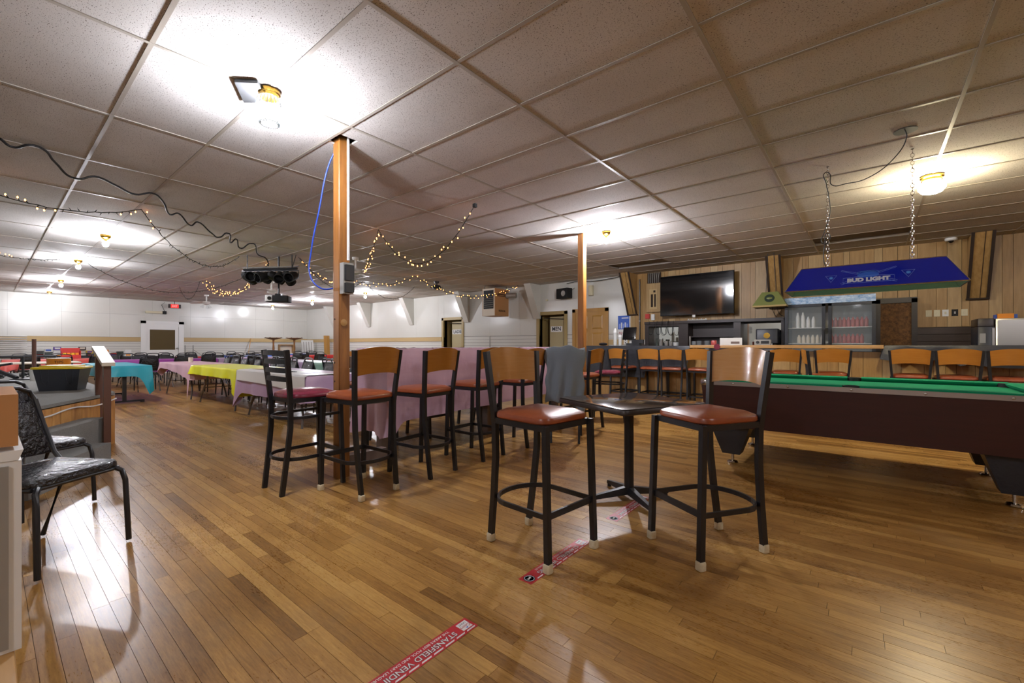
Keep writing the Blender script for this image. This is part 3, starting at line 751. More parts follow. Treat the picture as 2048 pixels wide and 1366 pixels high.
def onface(x, s, off=.001, back=False):   # s along slope from the bottom edge
    L_ = math.hypot(BY-TY, HT); q = s
    if not back:
        n = Vector((1, 0, 0)).cross(up); p = Vector((x, -BY, 0))+up*q+n*off; return frame(p, (1, 0, 0), up)
    ub = Vector((0, -(BY-TY), HT)).normalized(); n = Vector((-1, 0, 0)).cross(ub); p = Vector((x, BY, 0))+ub*q+n*off; return frame(p, (-1, 0, 0), ub)
def outline(pts, m, mw, name, wd=.0035):
    b = MB(); v = [Vector((x, y, .0005)) for x, y in pts]; b.tube(v, 0, m, flat=(wd, .0012), closed=True); o = b.build(name, t); o.matrix_local = mw; return o
for back in (False, True):
    text('BUD LIGHT', .056, M['silver'], onface(0, .082, .0015, back), t, ext=.0008, font_off=.0035, sx=1.02)
    outline([(-.175, -.03), (.175, -.03), (.175, .032), (.02, .045), (-.175, .032)], M['paleline'], onface(0, .082, .001, back), 'name_box', .003)
    for s in (-1, 1):
        f = onface(0, .1, .001, back)
        for sg in (1,):
            a1, a2 = Vector((s*.19, -.052)), Vector((-s*.19, .105)); d_ = (a2-a1).normalized(); p_ = Vector((-d_.y, d_.x))
            w1, w2 = .009, .005
            outline([tuple(a1+p_*w1), tuple(a1-p_*w1), tuple(a1+d_*.12-p_*.008), tuple(a1+d_*.12+p_*.008)], M['paleline'], f, 'cue_outline', .002)
            outline([tuple(a2-d_*.13+p_*.007), tuple(a2-d_*.13-p_*.007), tuple(a2-p_*w2), tuple(a2+p_*w2)], M['paleline'], f, 'cue_outline', .002)
        mw = onface(s*.264, .12, .001, back)
        outline([(-.042, .035), (.042, .035), (0, -.042)], M['paleline'], mw, 'triangle_outline', .0035)
        o = MB().lathe([(.017, 0), (.017, .001), (1e-4, .001)], M['bluelogo'], n=20).lathe([(.010, .001), (.010, .0014), (.006, .0014), (.006, .001)], M['iceblue'], n=16).build('ball_mark', t); o.matrix_local = mw @ Matrix.Translation((0, .008, 0))
    o = MB().lathe([(.075, 0), (.075, .0008), (1e-4, .0008)], M['bluelogo'], n=30).build('crest', t)
    o.matrix_local = onface(0, .135, .0008, back) @ Matrix.Diagonal((1, .42, 1, 1)).to_4x4()
    outline([(-.08, .03), (-.05, .045), (.05, .045), (.08, .03), (.07, .02), (.045, .034), (-.045, .034), (-.07, .02)], M['iceblue'], onface(0, .135, .0018, back), 'crest_outline', .002)
iw = Vector((0, -(BY-TY), HT)).normalized(); nn = Vector((-1, 0, 0)).cross(iw)
text('BUD LIGHT', .05, M['silver'], frame(Vector((0, BY, 0))+iw*.1-nn*.011, (1, 0, 0), iw) , t, ext=.0005, sx=1.0)
for sx in (-1, 1): MB().cyl((sx*.36, -.03, .10), .02, .05, M['plastwhite'], 12).ball((sx*.36, -.03, .075), .028, M['plastwhite']).build('unlit_bulb', t)
def chain(name, x, y, z0, z1, label, off=.0, m='chrome', ll=.042):
    ca = thing(name, label, 'chain', (x, y, z0), 0, 'lamp chains'); b = MB(); n = int((z1-z0)/(ll*.8)); st = (z1-z0-ll)/max(1, n-1)
    for k in range(n):
        z = k*st+ll/2; pts = []
        for q in range(12):
            a = 2*pi*q/12; u = .012*cos(a); v = (ll/2-.003)*sin(a); 
            pts.append((u, 0, z+v) if k % 2 else (0, u, z+v))
        b.tube(pts, .003, M[m], 5, closed=True)
    b.build('links', ca, 'stuff'); MB().cyl((0, 0, z1-z0-.001), .012, .002, M[m], 10).tube([(0, 0, z1-z0-.002), (.0, .0, z1-z0-.02)], .003, M[m], 5).build('ceiling_hook', ca); return ca
ZC = CZ-.002
chain('hanging_chain', -.30, 5.15, 1.868, ZC, 'left hanging chain of the blue billiard lamp with a cord tied to it')
chain('hanging_chain', .30, 5.15, 1.868, ZC, 'right hanging chain of the blue billiard lamp')
def cord(name, pts, r, m, label, cat='cable', smooth=2):
    cu = bpy.data.curves.new(name, 'CURVE'); cu.dimensions = '3D'; cu.bevel_depth = r; cu.bevel_resolution = 2; cu.resolution_u = 6
    sp = cu.splines.new('BEZIER' if smooth else 'POLY')
    if smooth:
        sp.bezier_points.add(len(pts)-1)
        for bp_, p in zip(sp.bezier_points, pts): bp_.co = p; bp_.handle_left_type = bp_.handle_right_type = 'AUTO'
    else:
        sp.points.add(len(pts)-1)
        for q, p in zip(sp.points, pts): q.co = (*p, 1)
    cu.materials.append(m); o = tomesh(name, cu)
    if label: tag(o, label, cat)
    return o
cord('lamp_cable', [(.232, 4.68, CZ), (.24, 4.7, 2.80), (.17, 4.78, 2.68), (0, 4.93, 2.6), (-.15, 5.05, 2.62), (-.27, 5.13, 2.66), (-.29, 5.14, 2.78), (-.32, 5.14, 2.79), (-.31, 5.13, 2.68), (-.29, 5.125, 2.55), (-.28, 5.125, 2.4), (-.3, 5.13, 2.3), (-.33, 5.13, 2.2), (-.345, 5.13, 2.12), (-.31, 5.13, 2.1), (-.30, 5.135, 2.2), (-.32, 5.135, 2.1), (-.33, 5.14, 1.95), (-.31, 5.15, 1.868)], .0042, M['cord'], 'black cord running from the ceiling hole down the left chain of the billiard lamp', smooth=2)
o = MB().lathe([(.075, 0), (.075, -.003), (1e-4, -.003)], M['pocket'], (.232, 4.68, CZ-.0005), 28).build('ceiling_hole_cover'); tag(o, 'round black hole in the ceiling where the lamp cord comes out', 'ceiling hole')

# ================================================================ LAVENDER-COVERED BAR BETWEEN THE POSTS
def cloth(name, x0, x1, y0, y1, z, hem, m, label, group=None, amp=.012, folds=34, cat='tablecloth', bunch=0, seed=1, parent=None, r=.02):
    """hem(side, t, corner) -> drop length; sides 0 front(-y) 1 right(+x) 2 back 3 left"""
    rg = random.Random(seed); per = []
    def edge(a, b_, n, side):
        for k in range(n): u = k/n; per.append((a[0]+(b_[0]-a[0])*u, a[1]+(b_[1]-a[1])*u, side, u))
    nx = max(8, int((x1-x0)/.045)); ny_ = max(8, int((y1-y0)/.045))
    edge((x0, y0), (x1, y0), nx, 0); edge((x1, y0), (x1, y1), ny_, 1); edge((x1, y1), (x0, y1), nx, 2); edge((x0, y1), (x0, y0), ny_, 3)
    nrm = {0: (0, -1), 1: (1, 0), 2: (0, 1), 3: (-1, 0)}; K = 9; v, f = [], []; N = len(per)
    ph = [rg.random()*6 for _ in range(4)]
    for k in range(K+1):
        q = k/K
        for i, (x, y, sd_, u) in enumerate(per):
            nx_, ny2 = nrm[sd_]
            cd = min(u, 1-u)*(x1-x0 if sd_ in (0, 2) else y1-y0)
            if u == 0: pn = nrm[(sd_-1) % 4]; nx_, ny2 = (nx_+pn[0])*.6, (ny2+pn[1])*.6
            cf = math.exp(-(cd/.12)**2)
            dr = hem(sd_, u, cf)
            out = .006+.05*q*cf+amp*q*(sin(u*folds*(1 if sd_ in (0, 2) else 1)+ph[sd_])+.6*sin(u*folds*2.3+ph[0]))+.012*q
            if k == 0: out = 0
            z_ = z-dr*q+(bunch*rg.uniform(-1, 1)*(1-q)*.5 if k else bunch*rg.random()*.6)
            v.append((x+nx_*out, y+ny2*out, z_))
    for k in range(K):
        for i in range(N): j = (i+1) % N; f.append((k*N+i, k*N+j, (k+1)*N+j, (k+1)*N+i))
    # top as inner rings
    c0 = len(v); inn = .06
    for x, y, sd_, u in per: v.append((min(max(x, x0+inn), x1-inn), min(max(y, y0+inn), y1-inn), z+.002+bunch*rg.random()))
    for i in range(N): j = (i+1) % N; f.append((i, c0+i, c0+j, j))
    gx, gy = max(2, int((x1-x0)/.12)), max(2, int((y1-y0)/.12)); g0 = len(v)
    for a in range(gx+1):
        for b_ in range(gy+1): v.append((x0+inn+(x1-x0-2*inn)*a/gx, y0+inn+(y1-y0-2*inn)*b_/gy, z+.0025+bunch*rg.random()*.7))
    for a in range(gx):
        for b_ in range(gy): p = g0+a*(gy+1)+b_; f.append((p, p+gy+1, p+gy+2, p+1))
    o = MB().add(v, f, m, True).build(name, parent)
    if label: tag(o, label, cat, group)
    return o
cloth('tablecloth', -4.05, -3.51, 2.42, 5.78, 1.087, lambda s, u, c: {0: .80-.0*u+.05*c, 1: .70-.07*u+.12*c, 2: .5, 3: .7}[s], M['lav2'], 'long lavender plastic cloth covering the rail bar between the two timber posts', amp=.010, folds=26, bunch=.016, seed=3)
t = thing('rail_bar', 'long narrow bar counter hidden under the lavender cloth between the posts', 'bar', (-3.78, 4.1, 0))
MB().box(-.255, .255, -1.66, 1.66, 1.04, 1.083, M['greypaint']).build('bar_top', t)
for y in (-1.55, 0, 1.55): MB().box(-.045, .045, y-.045, y+.045, 0, 1.04, M['greypaint']).build('leg', t)

# ================================================================ BANQUET CHAIRS
def banquet(detail=True):
    """faces +y; origin on floor"""
    t = thing('banquet_chair', 'x', 'chair')
    v = M['vinyl']; k = M['black']
    b = MB(); b.rbox(-.205, .205, -.19, .215, .425, .468, .06, v, n=4, dome=.016); b.build('seat', t)
    b = MB(); b.tube([(-.19, .2, .42), (-.195, -.18, .405), (.195, -.18, .405), (.19, .2, .42)], .011, k, 6).tube([(-.19, .2, .42), (.19, .2, .42)], .011, k, 6); b.build('seat_frame', t)
    for s in (-1, 1):
        MB().tube([(s*.17, .205, .425), (s*.192, .222, .405), (s*.2, .235, .35), (s*.205, .25, .012)], .0125, k, 8).build('leg', t)
        MB().tube([(s*.197, -.1, .41), (s*.2, -.15, .36), (s*.205, -.29, .012)], .0125, k, 8).build('leg', t)
    # back frame: hoop with rounded top
    pts = [(-.2, -.12, .40), (-.192, -.2, .50), (-.178, -.25, .66), (-.165, -.285, .80), (-.145, -.295, .845), (-.1, -.3, .868), (0, -.302, .872)]
    pts += [(-x, y, z) for x, y, z in pts[-2::-1]]
    MB().tube(pts, .0115, k, 8).build('back_frame', t)
    b = MB(); w0, w1 = .178, .158
    def P(u, zf, d): # front surface
        z = .50+.30*zf; w_ = w0+(w1-w0)*zf; y = -.2-(z-.5)*.28; return (u*w_, y+d*(1-abs(u)**4)*(1-abs(zf*2-1)**6), z)
    vs, fs, n, m_ = [], [], 8, 6
    for d in (.022, -.022):
        for j in range(m_+1):
            for i in range(n+1): vs.append(P(i/n*2-1, j/m_, d))
    K = (n+1)*(m_+1)
    for j in range(m_):
        for i in range(n):
            a = j*(n+1)+i; fs += [(a, a+1, a+n+2, a+n+1), (K+a, K+a+n+1, K+a+n+2, K+a+1)]
    b.add(vs, fs, v, True); b.build('backrest', t); return t
bc = banquet(); BG = 'black vinyl banquet chairs'
def chair(x, y, deg, label, z=0): return dup(bc, (x, y, z), facing(deg), label, BG)
near_ = chair(-3.39, .20, 33, 'nearest black crinkled-vinyl banquet chair at the left edge')
near_.scale = (1.07, 1.05, 1.02)
chair(-4.42, .20, 30, 'black banquet chair just behind the nearest chair, in front of the carpeted steps')

# ================================================================ FOLDING TABLES IN THE HALL
def ftable(x0, x1, y0, y1, label, along='x', top='plastwhite', legs='legsteel', shape='fold', z=.725):
    t = thing('folding_table', label, 'table', ((x0+x1)/2, (y0+y1)/2, 0)); hx, hy = (x1-x0)/2, (y1-y0)/2
    MB().rbox(-hx, hx, -hy, hy, z-.035, z, .03, M[top], n=2).build('table_top', t)
    m = M[legs]
    for s in (-1, 1):
        for q in (-1, 1):
            if along == 'x':
                p = [(s*(hx-.55), q*(hy-.12), z-.04), (s*(hx-.5), q*(hy-.12), .5), (s*(hx-.30), q*(hy-.09), .2), (s*(hx-.27), q*(hy-.06), 0.012)]
            else:
                p = [(q*(hx-.12), s*(hy-.55), z-.04), (q*(hx-.12), s*(hy-.5), .5), (q*(hx-.09), s*(hy-.30), .2), (q*(hx-.06), s*(hy-.27), 0.012)]
            MB().tube(p, .017, m, 8).build('leg', t)
        p = [(s*(hx-.36), -hy+.1, .3), (s*(hx-.36), hy-.1, .3)] if along == 'x' else [(-hx+.1, s*(hy-.36), .3), (hx-.1, s*(hy-.36), .3)]
        MB().tube(p, .01, m, 6).build('cross_bar', t)
        p = [(s*(hx-.46), 0, .42), (s*.45, 0, z-.04)] if along == 'x' else [(0, s*(hy-.46), .42), (0, s*.45, z-.04)]
        MB().tube(p, .008, m, 6).build('brace_bar', t)
    return t
TG = 'cloth-covered folding tables'
def hm(a, c): return lambda s, u, cf: a+c*cf
def dressed(x0, x1, y0, y1, m, cname, tl_label, along, hem=.22, corner=.22, seed=1, amp=.012, top='plastwhite'):
    t = ftable(x0, x1, y0, y1, 'folding table under the '+tl_label, along, top)
    t['group'] = TG
    return cloth('tablecloth', x0-.01, x1+.01, y0-.01, y1+.01, .731, hem if callable(hem) else hm(hem, corner), M[m], cname, None, amp=amp, seed=seed, folds=18)
dressed(-12.84, -10.44, 2.62, 3.38, 'pink', 'pale pink tablecloth with a long corner hanging beside the yellow cloth', 'pale pink cloth', 'x', lambda s, u, c: {0: .13+.18*u*u+.36*c*(u > .5)+.12*c, 1: .3, 2: .2, 3: .16+.2*c}[s], seed=2)
dressed(-10.38, -7.98, 2.62, 3.38, 'yellow', 'bright yellow plastic tablecloth in the front row', 'bright yellow cloth', 'x', lambda s, u, c: {0: .17+.25*c*(u > .5), 1: .45, 2: .2, 3: .2+.05*c}[s], seed=3)
dressed(-7.92, -5.55, 2.62, 3.38, 'lav', 'lavender tablecloth under a printed banner at the right end of the front row', 'lavender cloth under the banner', 'x', lambda s, u, c: {0: .36+.25*c*(u < .5), 1: .34, 2: .2, 3: .3+.3*c}[s], seed=4)
t = thing('banner', 'white printed vinyl banner lying across the lavender table and hanging over its edge', 'banner', (-6.72, 2.98, .737))
v, f = [], []; nx, ny_ = 40, 16
for j in range(ny_+1):
    for i in range(nx+1):
        x = -1.15+2.35*i/nx; s = j/ny_*.62-.17; h = max(0, -.0-s+.0)
        yy = -.372+max(0, s)-.03*(h > 0)-.02*h; zz = .003+.004*sin(i*.5)*sin(j*.9)**2-h*(1.0+.5*(i/nx)**3)
        v.append((x, yy, zz))
for j in range(ny_):
    for i in range(nx): a = j*(nx+1)+i; f.append((a, a+1, a+nx+2, a+nx+1))
o = MB().add(v, f, M['white2'], True).build('sheet', t)
for k, (x0, x1, m) in enumerate(((-.95, -.78, 'yelbox'), (-.8, -.62, 'mustard'), (-.6, -.5, 'skin'), (.75, .83, 'purbox'))):
    MB().prism([(x0, -.25), (x1, -.2), (x1+.08, -.05), (x0+.06, -.08)], 'z', .009, .0105, M[m]).build('print_patch', t)
for k in range(5): cordo = MB().tube([(-.38+k*.07, -.24, .011), (-.36+k*.07, -.14, .011), (-.33+k*.07, -.2, .011), (-.3+k*.07, -.12, .011)], .004, M['stickr'], 4).build('red_script', t)
for k in range(6): MB().tube([(.1+k*.06, -.22, .011), (.12+k*.06, -.15, .011)], .004, M['stickk'], 4).build('black_script', t)
# teal table with T-shaped leg at the aisle
t = thing('pedestal_table', 'long table on black T legs under the teal cloth', 'table', (-12.1, 1.72, 0))
MB().rbox(-1.2, 1.2, -.36, .36, .69, .725, .02, M['blackcloth'], n=2).build('table_top', t)
for s in (-1, 1):
    MB().box(s*.95-.03, s*.95+.03, -.03, .03, .05, .69, M['black']).build('column', t); MB().box(s*.95-.03, s*.95+.03, -.3, .3, .02, .05, M['black']).box(s*.95-.03, s*.95+.03, -.3, -.24, 0, .02, M['black']).box(s*.95-.03, s*.95+.03, .24, .3, 0, .02, M['black']).build('foot', t)
cloth('tablecloth', -13.31, -10.89, 1.35, 2.09, .731, lambda s, u, c: {0: .2, 1: .2+.42*c*(u > .5), 2: .24+.25*c*(u < .5), 3: .2}[s], M['teal'], 'teal tablecloth with a gathered hanging corner behind the stage rail', amp=.012, seed=5, folds=16)
dressed(-15.76, -15.0, 2.0, 4.4, 'magenta', 'magenta tablecloth behind the teal and pink tables', 'magenta cloth', 'y', .34, .1, seed=6)
dressed(-15.76, -15.0, 4.46, 6.86, 'lav', 'light purple tablecloth continuing the magenta row', 'light purple cloth', 'y', .3, .1, seed=7)
dressed(-18.4, -17.64, .3, 2.7, 'salmon', 'salmon red tablecloth behind the yellow-lidded tote', 'salmon red cloth', 'y', .26, .12, seed=8)
dressed(-18.4, -17.64, 2.76, 5.16, 'red', 'red tablecloth behind the magenta row', 'red cloth behind magenta', 'y', .2, .1, seed=9)
dressed(-12.3, -9.9, 4.78, 5.53, 'lav', 'pale lavender tablecloth in the second row from the front', 'pale lavender cloth in the second row', 'x', .22, .1, seed=10)
dressed(-9.84, -7.44, 4.78, 5.53, 'sage', 'sage green tablecloth in the second row seen through the ladder-back stool', 'sage green cloth', 'x', .24, .1, seed=11)
dressed(-7.38, -5.0, 4.78, 5.53, 'sage', 'sage green tablecloth in the second row beside the near post', 'sage green cloth beside the post', 'x', .24, .1, seed=12)
dressed(-12.6, -10.2, 6.7, 7.45, 'sage', 'sage green tablecloth in the third row', 'sage green cloth in the third row', 'x', .22, .1, seed=13)
dressed(-17.2, -16.45, 7.0, 9.3, 'red', 'bright red tablecloth left of the near post in the far corner', 'bright red cloth in the far corner', 'y', .2, .1, seed=14)
dressed(-20.3, -19.55, 7.2, 9.25, 'blue', 'blue plastic tablecloth below the upturned tables', 'blue cloth', 'y', .2, .1, seed=15)
dressed(-19.0, -18.3, 5.7, 8.1, 'blue', 'second blue tablecloth, the nearer one behind the ladder-back stool', 'nearer blue cloth', 'y', .2, .1, seed=16)
ftable(-20.6, -19.85, 5.5, 7.1, 'bare dark folding table along the far wall right of the exit door', 'y', 'darkwood', 'black')
ftable(-20.6, -19.85, 1.0, 3.4, 'bare dark table stacked with snack cartons near the exit door', 'y', 'darkwood', 'black')
ftable(-15.6, -14.8, -.9, 1.5, 'white folding table left behind the stage', 'y', 'skin', 'legsteel')

n_ = 0
def row(cx, cy, n, d, axis, deg, what):
    for k in range(n):
        x, y = (cx+k*d, cy) if axis == 'x' else (cx, cy+k*d)
        chair(x+rnd.uniform(-.04, .04), y+rnd.uniform(-.05, .05), deg+rnd.uniform(-9, 9), 'black chair %s, %s from %s' % (what, ordn[k], 'left' if axis == 'x' else 'the stage'))
row(-12.5, 3.66, 4, .58, 'x', -90, 'behind the pale pink table')
row(-9.95, 3.66, 4, .56, 'x', -90, 'behind the yellow table')
row(-7.5, 3.66, 3, .66, 'x', -90, 'behind the banner table')
chair(-13.62, 2.52, 178, 'black chair facing the magenta table, alone in the aisle at the pink table end')
row(-14.6, 3.4, 6, .62, 'y', 180, 'before the magenta and purple tables')
row(-16.12, 2.3, 7, .62, 'y', 0, 'behind the magenta and purple tables')
row(-17.25, .7, 7, .66, 'y', 180, 'before the red tables')
row(-18.75, .7, 7, .66, 'y', 0, 'behind the red tables')
row(-11.8, 4.48, 3, .7, 'x', 90, 'before the second-row lavender table')
row(-9.5, 4.48, 3, .75, 'x', 90, 'before the left sage green table')
row(-7.0, 4.48, 3, .7, 'x', 90, 'before the right sage green table')
row(-12.0, 5.85, 8, .72, 'x', -90, 'behind the second table row')
row(-12.2, 7.85, 3, .7, 'x', -90, 'behind the third-row green table')
row(-16.05, 7.3, 3, .7, 'y', 180, 'before the far-corner red table')
row(-17.6, 7.3, 3, .7, 'y', 0, 'behind the far-corner red table')
row(-19.5, 5.4, 3, .68, 'y', 180, 'before the bare dark table')
row(-19.25, 8.5, 2, .62, 'y', 180, 'beside the far blue table')
for ch in list(bc.children_recursive): bpy.data.objects.remove(ch)
bpy.data.objects.remove(bc)

# things along the far wall
for k, (x, y, l) in enumerate([(-19.92, 7.95, 'upturned round pedestal table standing on the blue table, left one'), (-20.0, 8.87, 'upturned pedestal table behind the white panel, right one')]):
    t = thing('upturned_table', l, 'table', (x, y, .735))
    MB().rbox(-.33, .33, -.33, .33, .0, .03, .2, M['plastwhite'], n=4).build('table_top', t)
    MB().lathe([(.05, .03), (.035, .1), (.045, .25), (.032, .45), (.045, .6), (.05, .64)], M['post'], n=14).build('column', t)
    MB().lathe([(.05, .62), (.2, .66), (.36, .70), (.36, .715), (1e-4, .715)], M['post'], n=24).build('base', t)
    for q in range(4): a = pi/4+q*pi/2; MB().cyl((.32*cos(a), .32*sin(a), .715), .02, .02, M['black'], 8).build('glide', t)
def leaner(name, label, cat, x, y, w_, h_, th, m, tilt=-9, z=0):
    t = thing(name, label, cat, (x, y, z)); o = MB().box(0, th, -w_/2, w_/2, 0, h_, M[m]).build('panel', t); o.rotation_euler = (0, R(tilt), 0); return t, o
t, o = leaner('plastic_sheet', 'white ribbed plastic panel leaning on the far wall beside wooden planks', 'panel', -20.2, 9.62, .55, 1.36, .05, 'plastwhite', -8)
for k in range(4): MB().box(.051, .056, -.2+k*.12, -.17+k*.12, .1, 1.28, M['grey']).build('rib', o)
t, o = leaner('plank_bundle', 'tall brown plank leaning in the far corner by the white panel', 'plank', -19.0, 9.9, .26, 1.56, .04, 'counter', -4)
for k in range(2): MB().box(.041, .06, -.12+k*.14, -.06+k*.14, .02, 1.54, M['door']).build('batten', o)
t = thing('wooden_box', 'pale square wooden box standing open side out between the upturned tables', 'box', (-18.8, 8.55, .735))
t.location = (-19.95, 8.45, .735)
MB().box(-.02, 0, -.28, .28, .04, .38, M['skin']).box(-.02, .18, -.3, -.28, 0, .42, M['counter']).box(-.02, .18, .28, .3, 0, .42, M['counter']).box(-.02, .18, -.28, .28, .38, .42, M['counter']).box(-.02, .18, -.28, .28, 0, .04, M['counter']).build('case', t)
o = MB().tube([(-20.35, 7.0, 0), (-21.3, 7.55, 1.42)], .014, M['door'], 8).build('broom_stick'); tag(o, 'wooden broom stick leaning against the far wall below the beige rail', 'broom')
t = thing('folded_table_frame', 'grey folded table legs sticking up near the exit door', 'frame', (-20.6, 5.1, 0))
for q in (-.13, .13): MB().tube([(0, q, 0), (0, q, 1.12)], .02, M['grey'], 8).build('leg', t)
MB().tube([(0, -.13, .75), (0, .13, .75)], .015, M['grey'], 6).tube([(0, .13, .95), (.2, .5, .6)], .012, M['grey'], 6).build('cross_bar', t)
# snack cartons
cols = ['redbox', 'yelbox', 'skin', 'purbox', 'darkgreen', 'orange', 'darkwood', 'blue', 'white2']
nm = dict(redbox='red', yelbox='yellow', skin='cream', purbox='purple', darkgreen='dark green', orange='orange', darkwood='brown', blue='blue', white2='white')
for k in range(20):
    y = 1.1+(k % 12)*.19; lvl = k // 12; x = -20.2+rnd.uniform(-.1, .1); c = cols[(k*4+lvl) % 9]
    hh = .12+.06*(k % 3)
    b = MB().box(-.09, .09, -.085, .085, 0, hh if lvl == 0 else .1, M[c]).box(.0905, .092, -.06, .06, .03, .08, M[cols[(k+3) % 9]])
    o = b.build('snack_carton'); o.location = (x, y, .726 if lvl == 0 else .726+.12+.06*((k-12) % 3)+.001)
    tag(o, '%s carton %s on the far dark table, %s from the stage' % (nm[c], 'in the upper layer' if lvl else 'in the lower layer', ordn[k % 12]), 'carton', 'snack cartons on the far table')
t = thing('snack_display', 'red cardboard snack display box on the salmon red table', 'carton', (-18.02, 1.6, .74))
MB().box(-.15, .15, -.2, .2, 0, .1, M['redbox']).box(-.15, -.13, -.2, .2, .1, .3, M['redbox']).box(-.13, .15, -.2, -.185, .1, .22, M['redbox']).box(-.13, .15, .185, .2, .1, .22, M['redbox']).build('tray', t)
for k in range(4): MB().box(-.1, .1, -.17+k*.085, -.1+k*.085, .1, .16, M['orange' if k % 2 else 'yelbox']).build('packet', t)
o = MB().cyl((-12.0, 3.0, .735), .045, .11, M['skin'], 16).build('candle_jar'); tag(o, 'small cream cup standing on the pale pink table', 'cup')

# ================================================================ MAIN BAR
t = thing('bar_counter', 'long oak-panelled bar with a pale wood top along the back of the room', 'bar', (0, 8.05, 0))
MB().box(-4.45, 3.2, .03, .5, 0, 1.03, M['groove']).build('carcass', t)
x = -4.45; k = 0
while x < 2.6:
    wd = pat[(k*3+1) % 10]; MB().box(x+.002, x+wd-.002, .0, .03, .06, 1.03, M['panelb' if k % 3 == 0 else 'panel']).build('board', t); x += wd; k += 1
MB().box(-4.47, -4.45, 0, .5, 0, 1.03, M['panel']).build('end_board', t)
MB().rbox(-2.43, .17, -.16, .52, 1.078, 1.13, .01, M['counter'], n=2).build('counter_top', t)
MB().rbox(-4.52, -2.43, -.12, .52, 1.032, 1.10, .01, M['counter'], n=2).build('counter_top', t)
MB().rbox(.17, 3.2, -.12, .52, 1.032, 1.11, .01, M['counter'], n=2).build('counter_top', t)
MB().lathe([(.05, 0), (.05, .003), (1e-4, .003)], M['maroon'], (-1.98, -.162, 1.10), 20, True, (0, -1, 0)).build('carved_emblem', t)
cloth('bar_cloth', -4.54, -2.44, 7.91, 8.56, 1.113, lambda s, u, c: {0: .60-.12*u*0-.0+.0*c-.17*(u > .62)+.0, 1: .1, 2: .1, 3: .3}[s], M['blackcloth'], 'black plastic cloth hanging over the left part of the bar front', amp=.018, folds=22, seed=20)
cloth('bar_cloth', .18, 1.0, 7.91, 8.56, 1.123, lambda s, u, c: {0: .13+.1*sin(u*9)**2+.06*c, 1: .1, 2: .1, 3: .16}[s], M['blackcloth'], 'first short black cloth over the right part of the bar', amp=.016, folds=14, seed=21)
cloth('bar_cloth', .99, 2.6, 7.91, 8.56, 1.126, lambda s, u, c: {0: .24+.04*sin(u*7), 1: .1, 2: .1, 3: .16}[s], M['blackcloth'], 'second black cloth over the far right end of the bar', amp=.016, folds=14, seed=22)

# things on the counter and back bar
t = thing('cup_stack', 'tall stack of white foam cups at the left end of the bar', 'cups', (-4.05, 8.3, 1.117)); b = MB()
for k in range(9): b.lathe([(.032+.001*k*0, k*.03), (.042, k*.03+.028)], M['white2'], n=16)
b.lathe([(.042, .27), (.03, .33), (.015, .36), (1e-4, .36)], M['white2'], n=16).build('cup', t)
t = thing('cup_stack', 'shorter stack of white foam cups beside the tall stack', 'cups', (-3.94, 8.3, 1.117)); b = MB()
for k in range(6): b.lathe([(.03, k*.03), (.04, k*.03+.028)], M['white2'], n=16)
b.lathe([(.04, .18), (.03, .22), (1e-4, .22)], M['white2'], n=16).build('cup', t)
t = thing('cash_register', 'black point-of-sale screen on a stand at the left end of the bar', 'register', (-3.68, 8.35, 1.117), R(12))
o = MB().rbox(-.14, .14, -.02, .015, 0, .26, .015, M['screen'], n=2).build('screen', t); o.location = (-.08, -.02, .12); o.rotation_euler = (R(-14), 0, R(-10))
MB().box(-.12, .14, -.1, .14, 0, .05, M['black']).prism([(0, .05), (.1, .05), (.06, .26), (.02, .26)], 'x', -.08, .02, M['grey']).build('stand', t); MB().box(-.02, .2, -.06, .1, .05, .12, M['black']).build('printer', t)
o = MB().ball((-4.3, 8.25, 1.15), .09, M['blackcloth'], 12, .35).build('black_bag'); tag(o, 'small black pouch lying on the left end of the bar', 'bag')
# back bar cabinet
t = thing('back_bar_cabinet', 'dark wood back bar cabinet with mirrors under the television', 'cabinet', (0, 9.7, 0))
D_ = M['darkwood']
MB().box(-3.99, -1.24, -.03, .38, 1.60, 1.66, D_).build('crown', t); MB().box(-3.99, -1.24, 0, .38, 0, .98, D_).build('base', t)
MB().box(-3.99, -1.24, -.02, .38, .98, 1.02, D_).build('shelf', t); MB().box(-3.99, -1.24, .34, .38, 1.02, 1.6, D_).build('back_panel', t)
for x0, x1 in ((-3.99, -3.90), (-3.22, -3.02), (-2.12, -1.99), (-1.29, -1.24)): MB().box(x0, x1, 0, .38, 1.02, 1.6, D_).build('upright', t)
MB().box(-3.90, -3.22, .0, .38, 1.55, 1.60, D_).build('head_rail', t)
MB().box(-3.9, -3.22, .325, .338, 1.03, 1.55, M['mirror']).build('mirror', t); MB().box(-1.99, -1.29, .325, .338, 1.03, 1.57, M['mirror']).build('mirror', t)
MB().box(-3.02, -2.12, .12, .33, 1.3, 1.315, D_).build('inner_shelf', t)
def cup_like(name, label, x, y, z, r, h, m, cat, group=None, prof=None):
    o = MB().lathe(prof or [(r*.85, 0), (r, h), (r*.9, h), (r*.75, .006), (1e-4, .006)], M[m], n=16).build(name); o.location = (x, y, z); return tag(o, label, cat, group)
z0 = 1.021
for k, (x, r, h, m, l) in enumerate([(-3.55, .045, .24, 'steel', 'leftmost steel canister on the back bar before the mirror'), (-3.43, .05, .2, 'steel', 'second steel canister on the back bar before the mirror'), (-3.33, .05, .19, 'steel', 'third steel canister on the back bar before the mirror'),
        (-3.22, .06, .17, 'plastwhite', 'white bucket-like canister on the back bar'), (-3.10, .045, .2, 'steel', 'fourth steel canister at the mirror edge'), (-3.0, .04, .28, 'steel', 'tall steel tube right of the canisters'), (-2.92, .03, .3, 'steel', 'thin tall steel tube beside the glasses')]):
    cup_like('canister', l, x-.1, 9.82, z0, r, h, m, 'canister', 'canisters on the back bar')
